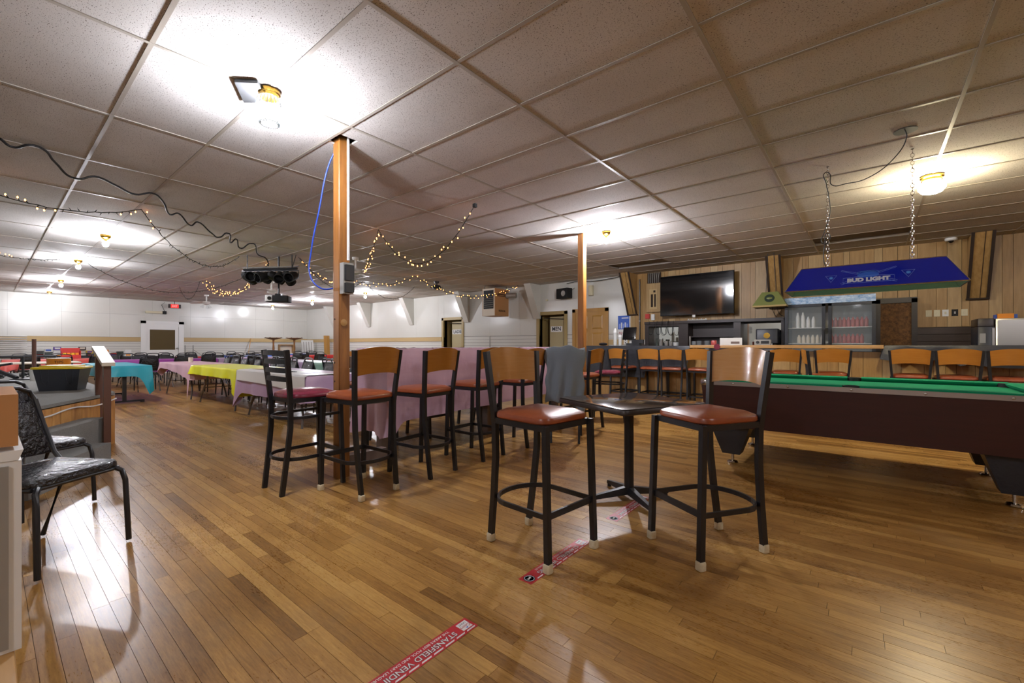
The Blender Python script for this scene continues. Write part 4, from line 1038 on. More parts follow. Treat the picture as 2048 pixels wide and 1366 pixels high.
cup_like('bottle', 'small dark bottle in front of the left mirror', -3.76, 9.85, z0, .03, .26, 'darkgreen', 'bottle', None, [(.03, 0), (.03, .15), (.012, .2), (.012, .26), (1e-4, .26)])
cup_like('glass_jar', 'left clear glass jar on the back bar', -2.82, 9.8, z0, .055, .2, 'glassm', 'jar'); cup_like('glass_jar', 'right clear glass jar on the back bar', -2.66, 9.8, z0, .055, .2, 'glassm', 'jar')
cup_like('stemmed_glass', 'clear stemmed glass beside the red cup', -2.48, 8.3, 1.132, .04, .07, 'glassm', 'glass') 
o = MB().rbox(-.04, .04, -.035, .035, 0, .08, .01, M['can'], n=2).build('red_box'); o.location = (-2.12, 8.25, 1.131); tag(o, 'small bright red container on the wooden counter', 'container')
t = thing('paper_sign', 'white paper card leaning behind the wooden counter', 'sign', (-1.88, 8.4, 1.131)); MB().box(-.18, .18, 0, .006, 0, .125, M['white2']).build('card', t); MB().box(.0, .14, -.001, 0, .02, .06, M['greypaint']).build('print_patch', t)
t = thing('radio', 'small silver radio with dials on the wooden counter', 'radio', (-1.38, 8.38, 1.131)); MB().box(-.12, .12, -.04, .05, 0, .09, M['grey']).build('case', t)
MB().cyl((-.07, -.041, .045), .025, .006, M['black'], 16, (0, -1, 0)).build('dial', t); MB().box(-.02, .1, -.043, -.041, .02, .07, M['black']).build('grille', t)
t = thing('drink_dispenser', 'black soda dispenser with round gold emblem behind the bar', 'dispenser', (-1.50, 9.62, 1.021))
MB().rbox(-.19, .19, -.1, .1, .14, .42, .03, M['cooler'], n=3).build('head', t); MB().box(-.14, .14, -.02, .1, 0, .14, M['cooler']).build('body', t); MB().box(-.17, .17, -.14, .0, 0, .02, M['steel']).build('drip_tray', t)
MB().lathe([(.055, 0), (.055, .006), (1e-4, .006)], M['brass'], (0, -.101, .29), 20, True, (0, -1, 0)).build('emblem', t)
for s in (-.08, .08): MB().box(s-.015, s+.015, -.12, -.09, .07, .14, M['steel']).build('nozzle', t)
t = thing('light_bar', 'row of tiny white lights lying on top of the back bar cabinet', 'lights', (-2.9, 9.75, 1.661)); MB().box(-.15, .25, 0, .05, 0, .02, M['grey']).build('base', t)
for k in range(5): MB().ball((-.13+k*.09, .01, .03), .012, M['plastwhite'], 8).build('bulb', t)
# television
t = thing('television', 'large flat black television on the oak-panelled wall', 'television', (-2.92, 9.86, 1.79), 0)
MB().rbox(-.775, .775, 0, .05, 0, .90, .012, M['pocket'], n=2).build('case', t); MB().box(-.765, .765, -.003, .0, .012, .89, M['screen']).build('screen', t)
MB().box(-.2, .2, .05, .24, .3, .6, M['black']).build('wall_mount', t); MB().box(-.06, .0, -.0, .04, -.05, 0, M['plastwhite']).build('sensor', t)
# breaker panels
t = thing('breaker_panel', 'beige electrical breaker panel with open door left of the television', 'panel', (-3.92, WY, 1.93))
MB().box(-.17, .17, -.06, -.001, -.02, .66, M['panelb']).build('case', t); MB().box(-.1, .09, -.066, -.061, .05, .52, M['rail']).build('door', t); MB().box(-.06, -.01, -.07, -.067, .1, .4, M['groove']).box(.02, .06, -.07, -.067, .1, .4, M['groove']).box(0, .05, -.07, -.067, .44, .49, M['groove']).build('breakers', t)
t = thing('wire_box', 'open box full of grey cables above the breaker panel', 'box', (-3.92, WY, 2.6)); MB().box(-.16, .16, -.03, -.001, 0, .24, M['groove']).build('case', t)
for k in range(6): MB().tube([(-.12+k*.045, -.04, 0), (-.11+k*.045, -.06, .1), (-.12+k*.05, -.04, .24)], .008, M['grey'], 6).build('cable', t)
t = thing('pipe_run', 'vertical metal pipe on the oak wall beside the first wooden brace', 'pipe', (-4.27, WY, 1.0)); MB().tube([(0, -.03, 0), (0, -.03, 1.72)], .018, M['darkwood'], 8).build('pipe', t); MB().box(-.02, .02, -.05, -.01, .7, .72, M['grey']).build('clamp', t)
t = thing('pipe_run', 'thin vertical pipe between breaker panel and television', 'pipe', (-3.70, WY, 1.7)); MB().tube([(0, -.03, .3), (0, -.03, 1.13)], .014, M['rail'], 8).build('pipe', t)
t = thing('power_strip', 'white and red power adapters hanging under the breaker panel', 'adapter', (-3.95, WY, 1.72)); MB().box(-.03, .05, -.05, -.002, 0, .14, M['plastwhite']).build('adapter', t); MB().box(-.18, -.08, -.04, -.002, .04, .15, M['redbox']).build('red_box', t)
for k, x in enumerate((-3.85, -3.68, -3.55, -3.42)):
    cord('dangling_cable', [(x, 9.64, 1.67), (x-.03, 9.63, 1.52), (x+.03+.01*k, 9.63, 1.36), (x+.08, 9.63, 1.48), (x+.1, 9.64, 1.665)], .005, M['cord'], 'black cable loop hanging from the back bar cabinet, %s from the left' % ordn[k])
# drinks cooler
t = thing('drinks_cooler', 'tall two-door glass drinks cooler with blue icy header behind the bar', 'cooler', (-.54, 9.35, 0))
w2 = .64; cm = M['cooler']
MB().box(-w2, -w2+.03, 0, .72, 0, 1.98, cm).box(w2-.03, w2, 0, .72, 0, 1.98, cm).box(-w2, w2, .69, .72, 0, 1.98, cm).box(-w2, w2, 0, .72, 1.95, 1.98, cm).box(-w2, w2, 0, .72, 0, .2, cm).build('case', t)
MB().box(-w2+.031, w2-.031, .67, .689, .2, 1.94, M['coolin']).build('liner', t)
MB().box(-w2, w2, -.03, 0, 1.86, 1.98, M['ice']).build('header', t)
for x0, x1, hs in ((-w2, -.035, 1), (.035-.03, w2, -1)):
    b = MB(); b.box(x0, x0+.05, -.04, 0, .2, 1.855, cm).box(x1-.05, x1, -.04, 0, .2, 1.855, cm).box(x0, x1, -.04, 0, 1.81, 1.855, cm).box(x0, x1, -.04, 0, .2, .26, cm)
    d = b.build('door', t); MB().box(x0+.05, x1-.05, -.024, -.018, .26, 1.81, M['glassm']).build('glass', d)
    xx = x1-.03 if hs == 1 else x0+.03; MB().box(xx-.012, xx+.012, -.07, -.04, .9, 1.4, M['black']).build('handle', d)
for z in (.55, .85, 1.15, 1.43):
    MB().box(-w2+.04, w2-.04, .05, .66, z, z+.012, M['plastwhite']).build('shelf', t)
pt = M['coolin']
def can(x, y, z, m, label, cat='bottle', h=.12):
    o = MB().lathe([(.028, 0), (.03, h*.1), (.03, h*.7), (.014, h*.88), (.014, h), (1e-4, h)], M[m], n=12).build('drink_bottle'); o.location = (x, y, z); tag(o, label, cat, 'drinks in the cooler')
for k in range(9): can(-.50+.06*k, 9.50, 1.443, 'can', 'red drink bottle on the top shelf behind the right cooler door, %s from the left' % ordn[k], h=.17)
for k in range(4): can(-1.0+.08*k, 9.50, 1.443, 'white2', 'white drink bottle on the top shelf behind the left cooler door, %s from the left' % ordn[k], h=.2+.08*(k < 2))
for k in range(8): can(-.50+.06*k, 9.50, 1.163, 'can', 'red drink bottle on the second shelf behind the right cooler door, %s from the left' % ordn[k], h=.16)
for k in range(6): can(-.98+.07*k, 9.50, 1.163, 'skin', 'pale drink bottle on the second shelf behind the left cooler door, %s from the left' % ordn[k], h=.15)
# swag lamp
t = thing('swag_lamp', 'small green faceted hanging lamp with round duck emblem left of the cooler', 'lamp', (-1.40, 9.3, 1.86))
b = MB().hexa([(-.27, -.2, 0), (.27, -.2, 0), (.27, .2, 0), (-.27, .2, 0)], [(-.13, -.09, .25), (.13, -.09, .25), (.13, .09, .25), (-.13, .09, .25)], M['green']); b.build('shade', t)
MB().hexa([(-.27, -.2, -.03), (.27, -.2, -.03), (.27, .2, -.03), (-.27, .2, -.03)], [(-.275, -.205, 0), (.275, -.205, 0), (.275, .205, 0), (-.275, .205, 0)], M['mustard']).build('rim', t)
fm = frame((0, -.148, .13), (1, 0, 0), (0, .11, .25)); o = MB().lathe([(.08, 0), (.08, .003), (1e-4, .003)], M['darkgreen'], n=24).build('emblem', t); o.matrix_local = fm
o = MB().lathe([(.05, .003), (.045, .006), (1e-4, .007)], M['green'], n=10).build('bird_mark', t); o.matrix_local = fm @ Matrix.Diagonal((1, .5, 1, 1)).to_4x4()
for s in (-.08, .08): MB().tube([(s, 0, .25), (s*.6, 0, CZ-1.861)], .004, M['black'], 6).build('chain', t)
for k, (a, b_) in enumerate((((-1.38, 9.1), (-1.36, 9.6)), ((-1.3, 9.1), (-1.2, 9.62)))):
    cord('loose_wire', [(a[0], 9.3, 1.83), (a[0]+.02, 9.4, 1.72), (b_[0], 9.72, 1.665)], .005, M['cord'], 'dark wire running down from the green lamp, %s one' % ordn[k])
# ice maker and boxes on the right
t = thing('ice_maker', 'grey front ice machine right of the wall switches', 'machine', (1.36, 9.35, 0))
MB().rbox(-.11, .06, -.05, .5, 0, 1.40, .015, M['cooler'], n=2).build('case', t); MB().box(-.09, -.03, -.056, -.05, 1.16, 1.3, M['grey']).build('label_plate', t); MB().box(.035, .06, -.06, -.05, .9, 1.38, M['steel']).build('edge', t); MB().rbox(-.11, .06, -.03, .5, 1.402, 1.52, .015, M['darkwood'], n=2).build('top_unit', t)
t = thing('steel_cabinet', 'large stainless steel cabinet at the right edge behind the bar', 'cabinet', (2.05, 9.4, 0))
MB().rbox(-.62, .7, -.08, .6, 0, 1.515, .01, M['steel'], n=2).build('case', t); MB().box(-.6, .03, -.09, -.081, .3, 1.49, M['steel']).build('door', t)
o = MB().box(1.46, 1.62, 9.38, 9.5, 1.517, 1.585, M['orange']).box(1.44, 1.66, 9.42, 9.54, 1.517, 1.575, M['blue']).build('snack_box'); tag(o, 'orange and blue snack box on top of the stainless cabinet', 'box')
o = MB().ball((1.95, 9.5, 1.6), .16, M['blackcloth'], 14, .5).build('black_jacket'); tag(o, 'black crumpled cloth bundle on the stainless cabinet at the right edge', 'bundle')
for k, (x, m) in enumerate([(.82, 'ivory'), (.92, 'ivory'), (1.02, 'plastwhite'), (1.13, 'pocket'), (1.24, 'ivory')]):
    t = thing('wall_switch', '%s wall plate from the left in the row of five on the oak wall' % ordn[k], 'switch', (x-.03, WY, 1.66), 0, 'wall plates'); MB().rbox(-.038, .038, -.006, 0, -.055, .055, .002, M[m], n=1).build('plate', t); MB().box(-.01, .01, -.016, -.006, -.02, .02, M['ivory' if k != 3 else 'grey']).build('toggle', t)
t = thing('wall_outlet', 'white outlet box below the poster at the end of the white wall', 'outlet', (-4.63, WY, 1.23)); MB().rbox(-.05, .05, -.05, -.021, -.09, .06, .01, M['plastwhite'], n=2).build('plate', t); MB().cyl((0, -.051, .02), .014, .003, M['black'], 10, (0, -1, 0)).cyl((0, -.051, -.045), .014, .003, M['black'], 10, (0, -1, 0)).build('sockets', t)
t = thing('wall_outlet', 'small white outlet on the dark wainscot left of the back bar', 'outlet', (-4.12, WY-.012, 1.2)); MB().rbox(-.04, .04, -.012, 0, -.06, .06, .004, M['plastwhite'], n=2).build('plate', t)
t = thing('ceiling_camera', 'round white ceiling camera beside the right wooden brace', 'camera', (1.03, 9.85, CZ)); MB().lathe([(.075, -.001), (.075, -.03), (.06, -.045), (1e-4, -.045)], M['plastwhite'], n=20).build('housing', t); MB().ball((0, 0, -.045), .035, M['screen'], 12).build('dome', t)
t = thing('poster', 'poster with blue top, silver cans and red script beside the oak panelling', 'poster', (-4.70, WY, 1.30)); MB().box(-.15, .15, -.004, -.001, 0, .56, M['white2']).build('sheet', t); MB().box(-.15, .15, -.006, -.004, .22, .56, M['blue']).build('blue_print', t)
for k in range(5): MB().box(-.12+k*.05, -.085+k*.05, -.008, -.006, .24, .36+.03*(k % 2), M['silver' if k % 2 else 'paleline']).build('can_print', t)
for s in (-.075, .075):
    MB().tube([(s-.05, -.006, .1), (s-.04, -.006, .16), (s-.02, -.006, .11), (s, -.006, .15), (s+.01, -.006, .07), (s+.03, -.006, .16), (s+.05, -.006, .12)], .006, M['stickr'], 5).build('red_script', t)
MB().box(-.05, .13, -.008, -.006, .49, .51, M['white2']).build('headline', t)
t = thing('wall_speaker', 'black wall speaker on a bracket above the mens door', 'speaker', (-6.33, WY-.18, 2.38), R(-14)); MB().rbox(-.21, .21, -.1, .1, 0, .27, .01, M['pocket'], n=2).build('case', t)
MB().lathe([(.075, 0), (.075, .012), (.06, .014), (.03, .006), (1e-4, .006)], M['grey'], (.07, -.101, .13), 20, True, (0, -1, 0)).build('cone', t); MB().tube([(.15, .1, .2), (.22, .17, .28)], .012, M['grey'], 6).build('bracket', t)
o = MB().rbox(-5.63, -5.53, 9.98, 10.098, 2.42, 2.68, .012, M['ivory'], n=2).build('chime_box'); tag(o, 'small beige box high on the white wall above the honey door', 'box')
o = MB().rbox(-7.05, -6.98, WY-.03, WY-.001, 2.37, 2.42, .004, M['ivory'], n=1).build('thermostat'); tag(o, 'tiny beige box near the second brace above the mens door', 'box')
cord('ceiling_cable', [(-6.3, 10.0, 2.79), (-5.9, 9.98, 2.82), (-5.5, 9.98, 2.78), (-5.0, 9.98, 2.8), (-4.6, 9.98, 2.84)], .008, M['cord'], 'dark cable along the top of the white wall near the ceiling')
# unit heater
t = thing('unit_heater', 'tan hanging gas unit heater with dark louvres near the ladies door', 'heater', (-8.43, 9.5, 1.97))
MB().box(-.25, .25, -.3, .3, 0, .78, M['ltan']).build('case', t); MB().box(-.23, .23, -.302, -.3, .0, .78, M['skin']).build('front_frame', t); MB().box(-.19, .19, -.306, -.302, .2, .73, M['pocket']).build('opening', t)
for k in range(7): 
    o = MB().box(-.185, .185, -.03, .0, -.004, .004, M['grey']).build('louvre', t); o.location = (0, -.306, .26+k*.06); o.rotation_euler = (R(30), 0, 0)
MB().box(.251, .256, -.2, .2, .6, .63, M['groove']).box(.251, .256, -.2, .2, .56, .58, M['groove']).build('vent_slot', t)
text('REZNOR', .075, M['groove'], frame((.253, 0, .14), (0, 1, 0), (0, 0, 1)), t, font_off=.002)
for x in (-.2, .2):
    for y in (-.25, .25): MB().tube([(x, y, .78), (x, y, CZ-1.97-.001)], .008, M['black'], 6).build('hanger_rod', t)
MB().lathe([(.08, 0), (.08, .3)], M['grey'], (.25, .2, .6), 14, True, (1, .4, 0)).build('flue', t)

# ================================================================ STAGE
SH = .588
t = thing('stage', 'low carpeted stage with upright cedar boards on its side, at left', 'stage', (0, 0, 0))
cx, cy = -6.709, .954; u_ = Vector((.853, -.521, 0)); n_v = Vector((.521, .853, 0))
e = Vector((cx, cy, 0))+u_*3.0
poly = [(cx, cy), (-12.8, cy), (-12.8, YN+.02), (e.x, YN+.02), (e.x, e.y)]
MB().prism([(x, y) for x, y in poly][::-1], 'z', SH-.03, SH, M['carpet']).build('deck', t)
inner = [(cx-.02, cy-.03), (-12.77, cy-.03), (-12.77, YN+.04), (e.x-.05, YN+.04), (e.x-.05, e.y-.03)]
MB().prism(inner[::-1], 'z', 0, SH-.031, M['groove']).build('carcass', t)
k = 0; s_ = 0.0
while s_ < 3.0:
    wd = (.17, .12, .2, .14, .16)[k % 5]; p = Vector((cx, cy, 0))+u_*s_; q = p+u_*(wd-.006); nn_ = n_v*.018
    MB().hexa([p-nn_, q-nn_, q, p], [(p-nn_)+Vector((0, 0, SH-.04)), (q-nn_)+Vector((0, 0, SH-.04)), q+Vector((0, 0, SH-.04)), p+Vector((0, 0, SH-.04))], M['cedar']).build('cedar_board', t)
    s_ += wd; k += 1
x = cx; k = 0
while x > -12.7:
    wd = (.16, .2, .13, .18)[k % 4]; MB().box(x-wd+.006, x, cy-.018, cy, 0, SH-.04, M['cedar']).build('cedar_board', t); x -= wd; k += 1
pp = [Vector((cx, cy, 0))+u_*s+n_v*.010 for s in (0.0, .4, .8, 1.2, 1.6, 2.0)]
pp = [p+Vector((0, 0, SH-.075-(.03*(i % 2)))) for i, p in enumerate(pp)]
cord('stage_cable', [tuple(p) for p in pp], .008, M['plastwhite'], 'white cable stapled along the cedar side of the stage')
t = thing('stage_steps', 'two grey carpeted steps against the cedar side of the stage', 'steps', (0, 0, 0))
def stepbox(t0, t1, s0, s1, h, name):
    P0 = Vector((cx, cy, 0)); q = [P0+u_*a+n_v*b for a, b in ((s0, t0), (s1, t0), (s1, t1), (s0, t1))]
    MB().hexa(q, [p+Vector((0, 0, h)) for p in q], M['carpet']).build(name, t)
stepbox(.004, .19, .60, 1.75, .385, 'upper_step'); stepbox(.191, .40, 1.0, 2.1, .19, 'lower_step')
t = thing('stair_rail', 'brown steel stair rail with pale sloping handrail beside the stage', 'railing', (-5.98, .79, 0))
MB().box(-.028, .028, -.028, .028, 0, .93, M['railbrown']).build('post', t)
MB().box(-.528, -.472, -.028, .028, 0, 1.06, M['railbrown']).build('post', t)
MB().tube([(.09, 0, .935), (-.56, 0, 1.10)], 0, M['skin'], flat=(.1, .035)).build('handrail', t)
t = thing('guard_rail', 'black pipe guard rail with posts at the back of the stage', 'railing', (-12.6, 0, SH))
b = MB(); b.tube([(0, -2.6, .32), (0, .9, .32)], .022, M['black'], 8).build('top_rail', t)
for y in (-1.0, .9): MB().tube([(0, y, 0), (0, y, .32)], .022, M['black'], 8).build('post', t)
o = MB().tube([(-11.9, .58, SH), (-11.9, .58, 1.24)], .03, M['railbrown'], 8).build('steel_pole'); tag(o, 'short dark upright pole on the stage against the far white wall', 'pole')
t = thing('tote', 'dark grey storage tote with bright yellow lid standing on the stage', 'tote', (-7.5, .60, SH), R(65)); t.scale = (.76, .76, .95)
b = MB(); b.hexa([(-.22, -.15, 0), (.22, -.15, 0), (.22, .15, 0), (-.22, .15, 0)], [(-.27, -.2, .27), (.27, -.2, .27), (.27, .2, .27), (-.27, .2, .27)], M['tote'])
for s in (-1, 1):
    for x in (-.14, .14): b.tube([(x-.045, s*.198, .26), (x-.035, s*.175, .12), (x, s*.168, .07), (x+.035, s*.175, .12), (x+.045, s*.198, .26)], .005, M['tote'], 5)
b.build('bin', t); b = MB(); b.rbox(-.30, .30, -.225, .225, .271, .298, .04, M['toteyel'], n=3).rbox(-.23, .23, -.16, .16, .2985, .315, .05, M['toteyel'], n=3); b.build('lid', t)
t = thing('bucket', 'white bucket with orange band behind the yellow-lidded tote', 'bucket', (-8.75, .66, SH)); b = MB()
b.lathe([(.10, 0), (.118, .36), (1e-4, .36)], M['skin'], n=24).build('pail', t); MB().lathe([(.116, .26), (.119, .26), (.122, .35), (.119, .35)], M['orange'], n=24).build('band', t)
text('TIPS', .05, M['groove'], frame((.122, -.01, .305), (.0, 1, 0), (0, 0, 1)), t)
t = thing('bucket', 'small white bucket on the stage left of the tote', 'bucket', (-9.9, .50, SH)); MB().lathe([(.06, 0), (.07, .16), (.075, .16), (.075, .17), (1e-4, .175)], M['plastwhite'], n=20).build('pail', t)
t = thing('mic_stand', 'black stand with long angled boom at the left edge of the stage', 'stand', (-10.2, .38, SH))
MB().lathe([(.14, 0), (.14, .015), (.02, .03), (1e-4, .03)], M['black'], n=20).build('base', t); MB().tube([(0, 0, .02), (0, 0, .36)], .016, M['black'], 8).build('pole', t); MB().tube([(0, -.06, .03), (-.5, -.62, .36)], .03, M['black'], 8).build('boom', t)
for k, (x, y, r) in enumerate([(-10.9, .1, .16), (-11.1, .45, .12), (-10.7, -.2, .2), (-11.5, .2, .15)]):
    pts = [(x+r*cos(a*.7), y+r*.6*sin(a*.7), SH+.01+.012*(a % 5)) for a in range(28)]
    cord('cable_coil', pts, .008, M['cord'], 'black cable coil on the back of the stage, %s of four' % ordn[k], 'cable')
t = thing('folded_stand', 'low black folded stand among the cables at the back of the stage', 'stand', (-11.6, -.1, SH)); MB().tube([(-.4, -.5, .02), (.2, .4, .22)], .02, M['black'], 6).build('leg', t); MB().tube([(-.3, .4, .02), (.1, -.5, .2)], .02, M['black'], 6).build('leg', t)
# stack of white folded chairs
for k in range(22):
    t = thing('folded_chair', 'white folded chair, %s of the tall stack at the far left wall' % (ordn[k]+' from the bottom' if k < 11 else ordn[21-k]+' from the top'), 'chair', (-20.6, .42, .001+k*.0655), 0, 'stacked white folded chairs')
    b = MB(); b.tube([(.22, -.42, .03), (.22, .42, .03), (-.4, .38, .03), (-.4, -.38, .03)], .016, M['plastwhite'], 5, closed=True).build('frame', t)
    MB().rbox(-.2, .2, -.36, .36, .018, .04, .04, M['grey'], n=2).build('seat', t)

# ================================================================ CEILING THINGS
def unp(px, py, z):
    u = (690-py)/866.6; t_ = (z-H)/u; r_ = (px-1024)/866.6
    return Vector((t_*(r_*.7727-.6348), t_*(r_*.6348+.7727), z))
# scalloped cable along the ceiling (world positions)
cab = [(-5.476, .08), (-5.531, .148), (-5.46, .242), (-5.515, .318), (-5.725, .407), (-5.98, .58), (-5.98, .699), (-6.055, .861), (-6.15, 1.042), (-6.18, 1.182), (-6.338, 1.313), (-6.6, 1.439), (-6.75, 1.56), (-6.99, 1.75), (-7.1, 1.851), (-7.361, 2.102), (-7.5, 2.24), (-7.42, 2.30), (-7.68, 2.44), (-7.72, 2.52), (-7.95, 2.68), (-7.9, 2.78), (-8.35, 3.08)]
zs = [-.03, -.06, -.03, -.02, -.05, -.09, -.03, -.05, -.08, -.02, -.04, -.12, -.05, -.12, -.03, -.10, -.10, -.04, -.12, -.04, -.13, -.04, -.12]
cord('ceiling_cable', [(x, y, CZ+z) for (x, y), z in zip(cab, zs)]+[(-8.55, 3.3, 2.7), (-8.62, 3.35, 2.6)], .010, M['cord'], 'thick black cable looping across the ceiling to the stage lights')
cord('blue_cable', [(-3.55, 1.93, CZ-.02), (-3.62, 1.9, 2.7), (-3.72, 1.86, 2.3), (-3.80, 1.83, 1.95), (-3.82, 1.83, 1.75), (-3.74, 1.87, 1.64), (-3.62, 1.92, 1.62), (-3.575, 1.94, 1.64)], .0065, M['bluecord'], 'blue cable hanging in a loop left of the near post')

def strand(label, a, b, sag, lit, seed=0, n=None, s0=0, s1=1):
    """string of mini lights hanging between ceiling hooks a and b (xy)"""
    A, B = Vector((*a[:2], a[2] if len(a) > 2 else CZ-.015)), Vector((*b[:2], b[2] if len(b) > 2 else CZ-.015)); rg = random.Random(seed)
    L_ = (B-A).length*1.15+sag; n = n or int(L_/.09); pts = []
    for i in range(n+1):
        s = i/n; p = A.lerp(B, s); p.z -= sag*4*s*(1-s)
        p += Vector((rg.uniform(-.006, .006), rg.uniform(-.006, .006), rg.uniform(-.006, .006))); pts.append(p)
    t = thing('string_lights', label, 'string lights', tuple(A), 0, 'mini light strings on the ceiling')
    w_ = MB().tube([p-A for p in pts], .005, M['greencord'], 5).build('wire', t)
    bb, on = MB(), MB()
    for i, p in enumerate(pts[1:-1]):
        s = (i+1)/n; q = p-A; d_ = Vector((rg.uniform(-1, 1), rg.uniform(-1, 1), rg.choice((-1, 1))*.9)).normalized()*.028
        bb.tube([q, q+d_], .0045, M['greencord'], 4)
        if lit(s): on.lathe([(1e-4, -.012), (.0075, -.004), (.0065, .005), (1e-4, .013)], MINI, tuple(q+d_*1.35), 5, False)
        else: on.lathe([(1e-4, -.011), (.005, 0), (1e-4, .011)], M['glassm'], tuple(q+d_*1.3), 4, False)
    bb.build('sockets', t, 'stuff'); on.build('bulbs', t, 'stuff')
Y_ = lambda s: True; N_ = lambda s: False
h1 = (-7.06, 1.25); h2 = (-11.9, 1.16)
strand('near string lights drooping from the left edge to the first ceiling hook', (-6.1, -.75), h1, .26, lambda s: s < .62 or s > .9, 1)
strand('mostly unlit string lights sagging from the first hook towards the stage lights', h1, (-9.3, 3.1), .42, lambda s: s < .12, 2)
strand('second string lights from the left edge to the hook beside a bright bulb', (-9.9, -.9), h2, .24, lambda s: .2 < s < .6, 3)
strand('unlit string lights sagging from the second hook past the exit sign to the stage lights', h2, (-10.6, 3.9), .60, N_, 4)
strand('short unlit loop of string lights near the exit sign', (-15.5, 3.6), (-13.63, 3.62), .42, N_, 5)
strand('brightly lit orange garland left of the stage lights', (-13.6, 3.65), (-9.5, 3.7), .52, Y_, 6, n=40)
strand('second strand twisted into the bright garland left of the stage lights', (-13.5, 3.72), (-9.6, 3.75), .47, Y_, 7, n=34)
strand('string lights sagging right from the stage lights to the near post', (-8.55, 3.9), (-9.2, 5.4), .33, lambda s: s < .8, 8)
strand('unlit string lights from the stage lights to the hook right of the near post', (-8.5, 3.85), (-10.29, 6.35), .40, N_, 9)
strand('unlit string lights hanging in a deep loop before the white wall braces', (-10.29, 6.35), (-10.2, 7.95), .42, N_, 10)
strand('lit string lights between the near post and the orange-glowing hook', (-9.6, 5.2), (-8.65, 6.74), .26, Y_, 11)
strand('lit string lights from the glowing hook across the tan heater', (-8.65, 6.74), (-7.69, 9.65), .42, Y_, 12)
strand('lit string lights between the white fan and the hook right of the near post', (-7.2, 4.45, 2.50), (-5.57, 3.68), .10, Y_, 13)
strand('lit string lights looping down to the black plug right of the near post', (-5.57, 3.68), (-3.69, 3.775), .60, Y_, 14, n=30)
o = MB().box(-3.71, -3.67, 3.76, 3.80, CZ-.045, CZ-.002, M['pocket']).build('light_plug'); tag(o, 'small black plug on the ceiling at the end of the orange string lights', 'plug')

# stage light bar
t = thing('stage_light_bar', 'cluster of black stage lights on a bar hung from the ceiling', 'stage lights', (-8.78, 3.45, 2.56), R(37))
MB().tube([(-.52, 0, 0), (.52, 0, .02)], .025, M['black'], 8).tube([(-.6, .08, .05), (.5, .1, .08)], .012, M['grey'], 6).build('bar', t)
for x in (-.45, .42): MB().tube([(x, 0, 0), (x, 0, CZ-2.561)], .01, M['black'], 6).build('hanger', t)
MB().tube([(.42, 0, .02), (.5, .0, CZ-2.561)], .008, M['black'], 6).build('hanger', t)
rg = random.Random(5)
for k in range(8):
    x = -.46+k*.13; ax = Vector((rg.uniform(-.5, .5), -1 if k % 2 else .8, -.35+rg.uniform(-.2, .2))).normalized()
    o = MB().lathe([(.04, -.1), (.075, -.06), (.085, 0), (.085, .14), (.092, .14), (.092, .2), (.08, .2), (.078, .04), (1e-4, .03)], M['pocket'], (x, 0, -.12), 18, True, tuple(ax)).build('par_can', t)
    MB().tube([(x-.1, 0, -.12), (x-.1, 0, -.02), (x+.1, 0, -.02), (x+.1, 0, -.12)], 0, M['black'], flat=(.004, .02)).build('yoke', o)
t = thing('projector', 'grey video projector hanging on a black pole below the stage lights', 'projector', (-8.83, 3.62, 1.96), R(52))
MB().rbox(-.20, .20, -.14, .14, 0, .12, .02, M['pocket'], n=3).build('body', t); MB().rbox(-.205, -.06, -.141, .141, .002, .122, .02, M['plastwhite'], n=2).build('white_side', t)
MB().cyl((-.12, -.142, .06), .035, .02, M['screen'], 14, (0, -1, 0)).build('lens', t); MB().tube([(0, 0, .12), (0, 0, CZ-1.961)], .018, M['black'], 8).build('pole', t); MB().box(-.05, .05, -.05, .05, .122, .16, M['black']).build('mount', t)
def fan(name, label, x, y, mt, lights=True, sc=1, drop=.22):
    t = thing(name, label, 'fan', (x, y, CZ), R(20))
    MB().lathe([(.07, -.001), (.06, -.05), (.02, -.055), (.02, -drop), (.1, -drop-.01), (.12, -drop-.05), (.1, -drop-.1), (.05, -drop-.12), (1e-4, -drop-.12)], M[mt], n=20).build('motor', t)
    for k in range(4):
        a = pi/2*k+.3; c, s = cos(a), sin(a)
        o = MB().rbox(.14*sc, .58*sc, -.06, .06, -.004, .004, .004, M[mt], n=1).build('blade', t); o.location = (0, 0, -drop-.06); o.rotation_euler = (R(10), 0, a)
    if lights:
        for k in range(3):
            a = 2*pi*k/3+.2; MB().lathe([(.02, 0), (.03, -.02), (.055, -.09), (.06, -.1)], M['glassm'] if mt != 'black' else M['pocket'], (.09*cos(a), .09*sin(a), -drop-.13), 14, True, (cos(a)*-.5, sin(a)*-.5, 1)).build('light_shade', t)
fan('ceiling_fan', 'white ceiling fan with glass shades partly behind the near post', -7.76, 4.62, 'fanw')
fan('ceiling_fan', 'distant white ceiling fan over the tables right of the exit sign', -17.5, 4.82, 'fanw')
fan('ceiling_fan', 'white ceiling fan just behind the projector', -12.4, 4.9, 'fanw')
fan('ceiling_fan', 'small black ceiling fixture left of the tan heater', -9.0, 7.75, 'black', False, .3, .1)
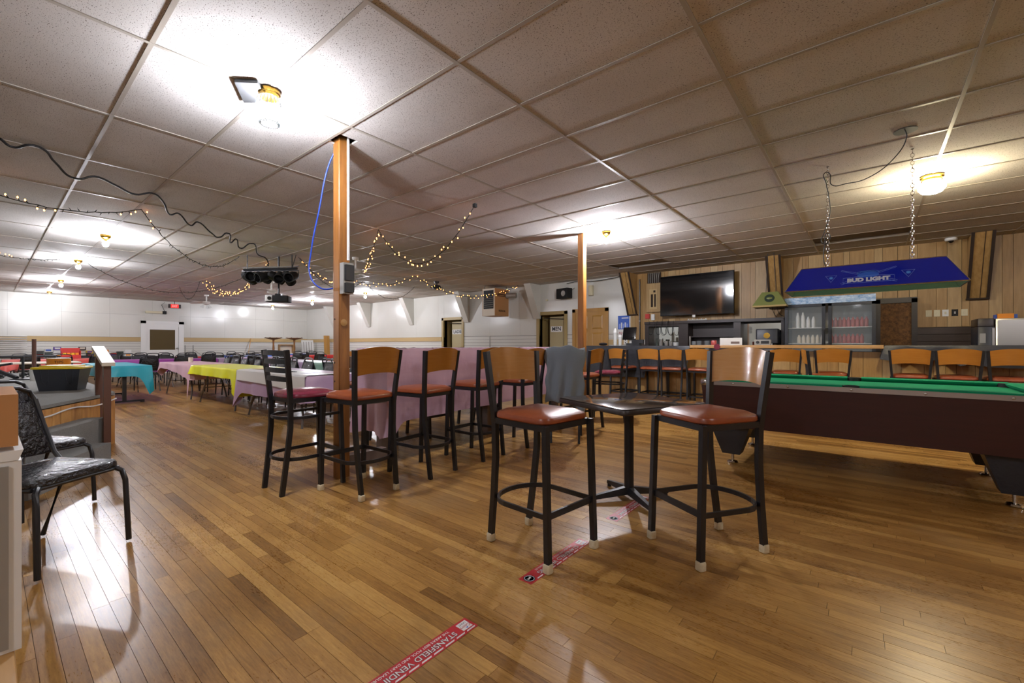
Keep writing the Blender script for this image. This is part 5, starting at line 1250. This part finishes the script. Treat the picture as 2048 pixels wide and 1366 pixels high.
t = thing('exit_sign', 'red lit exit sign hanging near the far left wall', 'sign', (-21.1, 4.75, 2.58), R(90))
MB().box(-.2, .2, -.02, .02, 0, .15, M['darkwood']).build('case', t); MB().box(-.12, .12, -.024, -.02, .01, .14, M['maroonc']).build('face', t)
text('EXIT', .11, M['stickw'], frame((0, -.027, .075), (1, 0, 0), (0, 0, 1)), t, sx=.75, font_off=.002); MB().tube([(0, 0, .15), (0, 0, CZ-2.581)], .01, M['black'], 6).build('stem', t)
t = thing('wall_vent_unit', 'long white emergency light box high on the left wall beside the exit sign', 'lamp', (WX, 4.2, 2.40)); MB().rbox(.003, .09, -.3, .22, -.045, .045, .01, M['ivory'], n=2).build('case', t); MB().box(.003, .1, .23, .34, -.06, .06, M['pocket']).build('lamp_head', t)
MB().tube([(.02, .3, .05), (.02, .2, .3), (.02, .3, .40)], .008, M['black'], 5).build('wire', t)

# ================================================================ LEFT FOREGROUND
t = thing('wooden_bench', 'low wooden bench edge at the bottom left corner', 'bench', (-1.45, -.2, 0))
MB().rbox(-.75, .62, -.25, .245, .38, .42, .01, M['counter'], n=2).build('top', t)
for x in (-.65, .5): MB().box(x-.03, x+.03, -.2, .2, 0, .38, M['counter']).build('leg', t)
t = thing('white_carton', 'tall white ribbed carton at the left picture edge', 'carton', (-1.70, -.05, .421))
MB().box(-.17, .17, -.1, .105, 0, .44, M['white2']).build('box', t)
for k in range(5): MB().box(.171, .175, -.09+k*.04, -.075+k*.04, .01, .43, M['grey']).build('rib', t)
MB().prism([(-.1, .441), (.1, .441), (.108, .465), (.02, .46)], 'x', -.17, .172, M['white2']).build('flap', t)
t = thing('cardboard_box', 'torn brown cardboard box on top of the white carton', 'box', (-1.70, -.05, .895)); MB().box(-.15, .165, -.09, .10, 0, .12, M['card']).prism([(-.09, .1), (.07, .1), (.06, .15), (-.02, .135)], 'x', -.14, .16, M['card']).build('box', t)

for o in bpy.data.objects:
    if o.get('label') is None and o.parent is None and o.get('kind') is None and o.type != 'CAMERA': print('UNLABELLED', o.name)
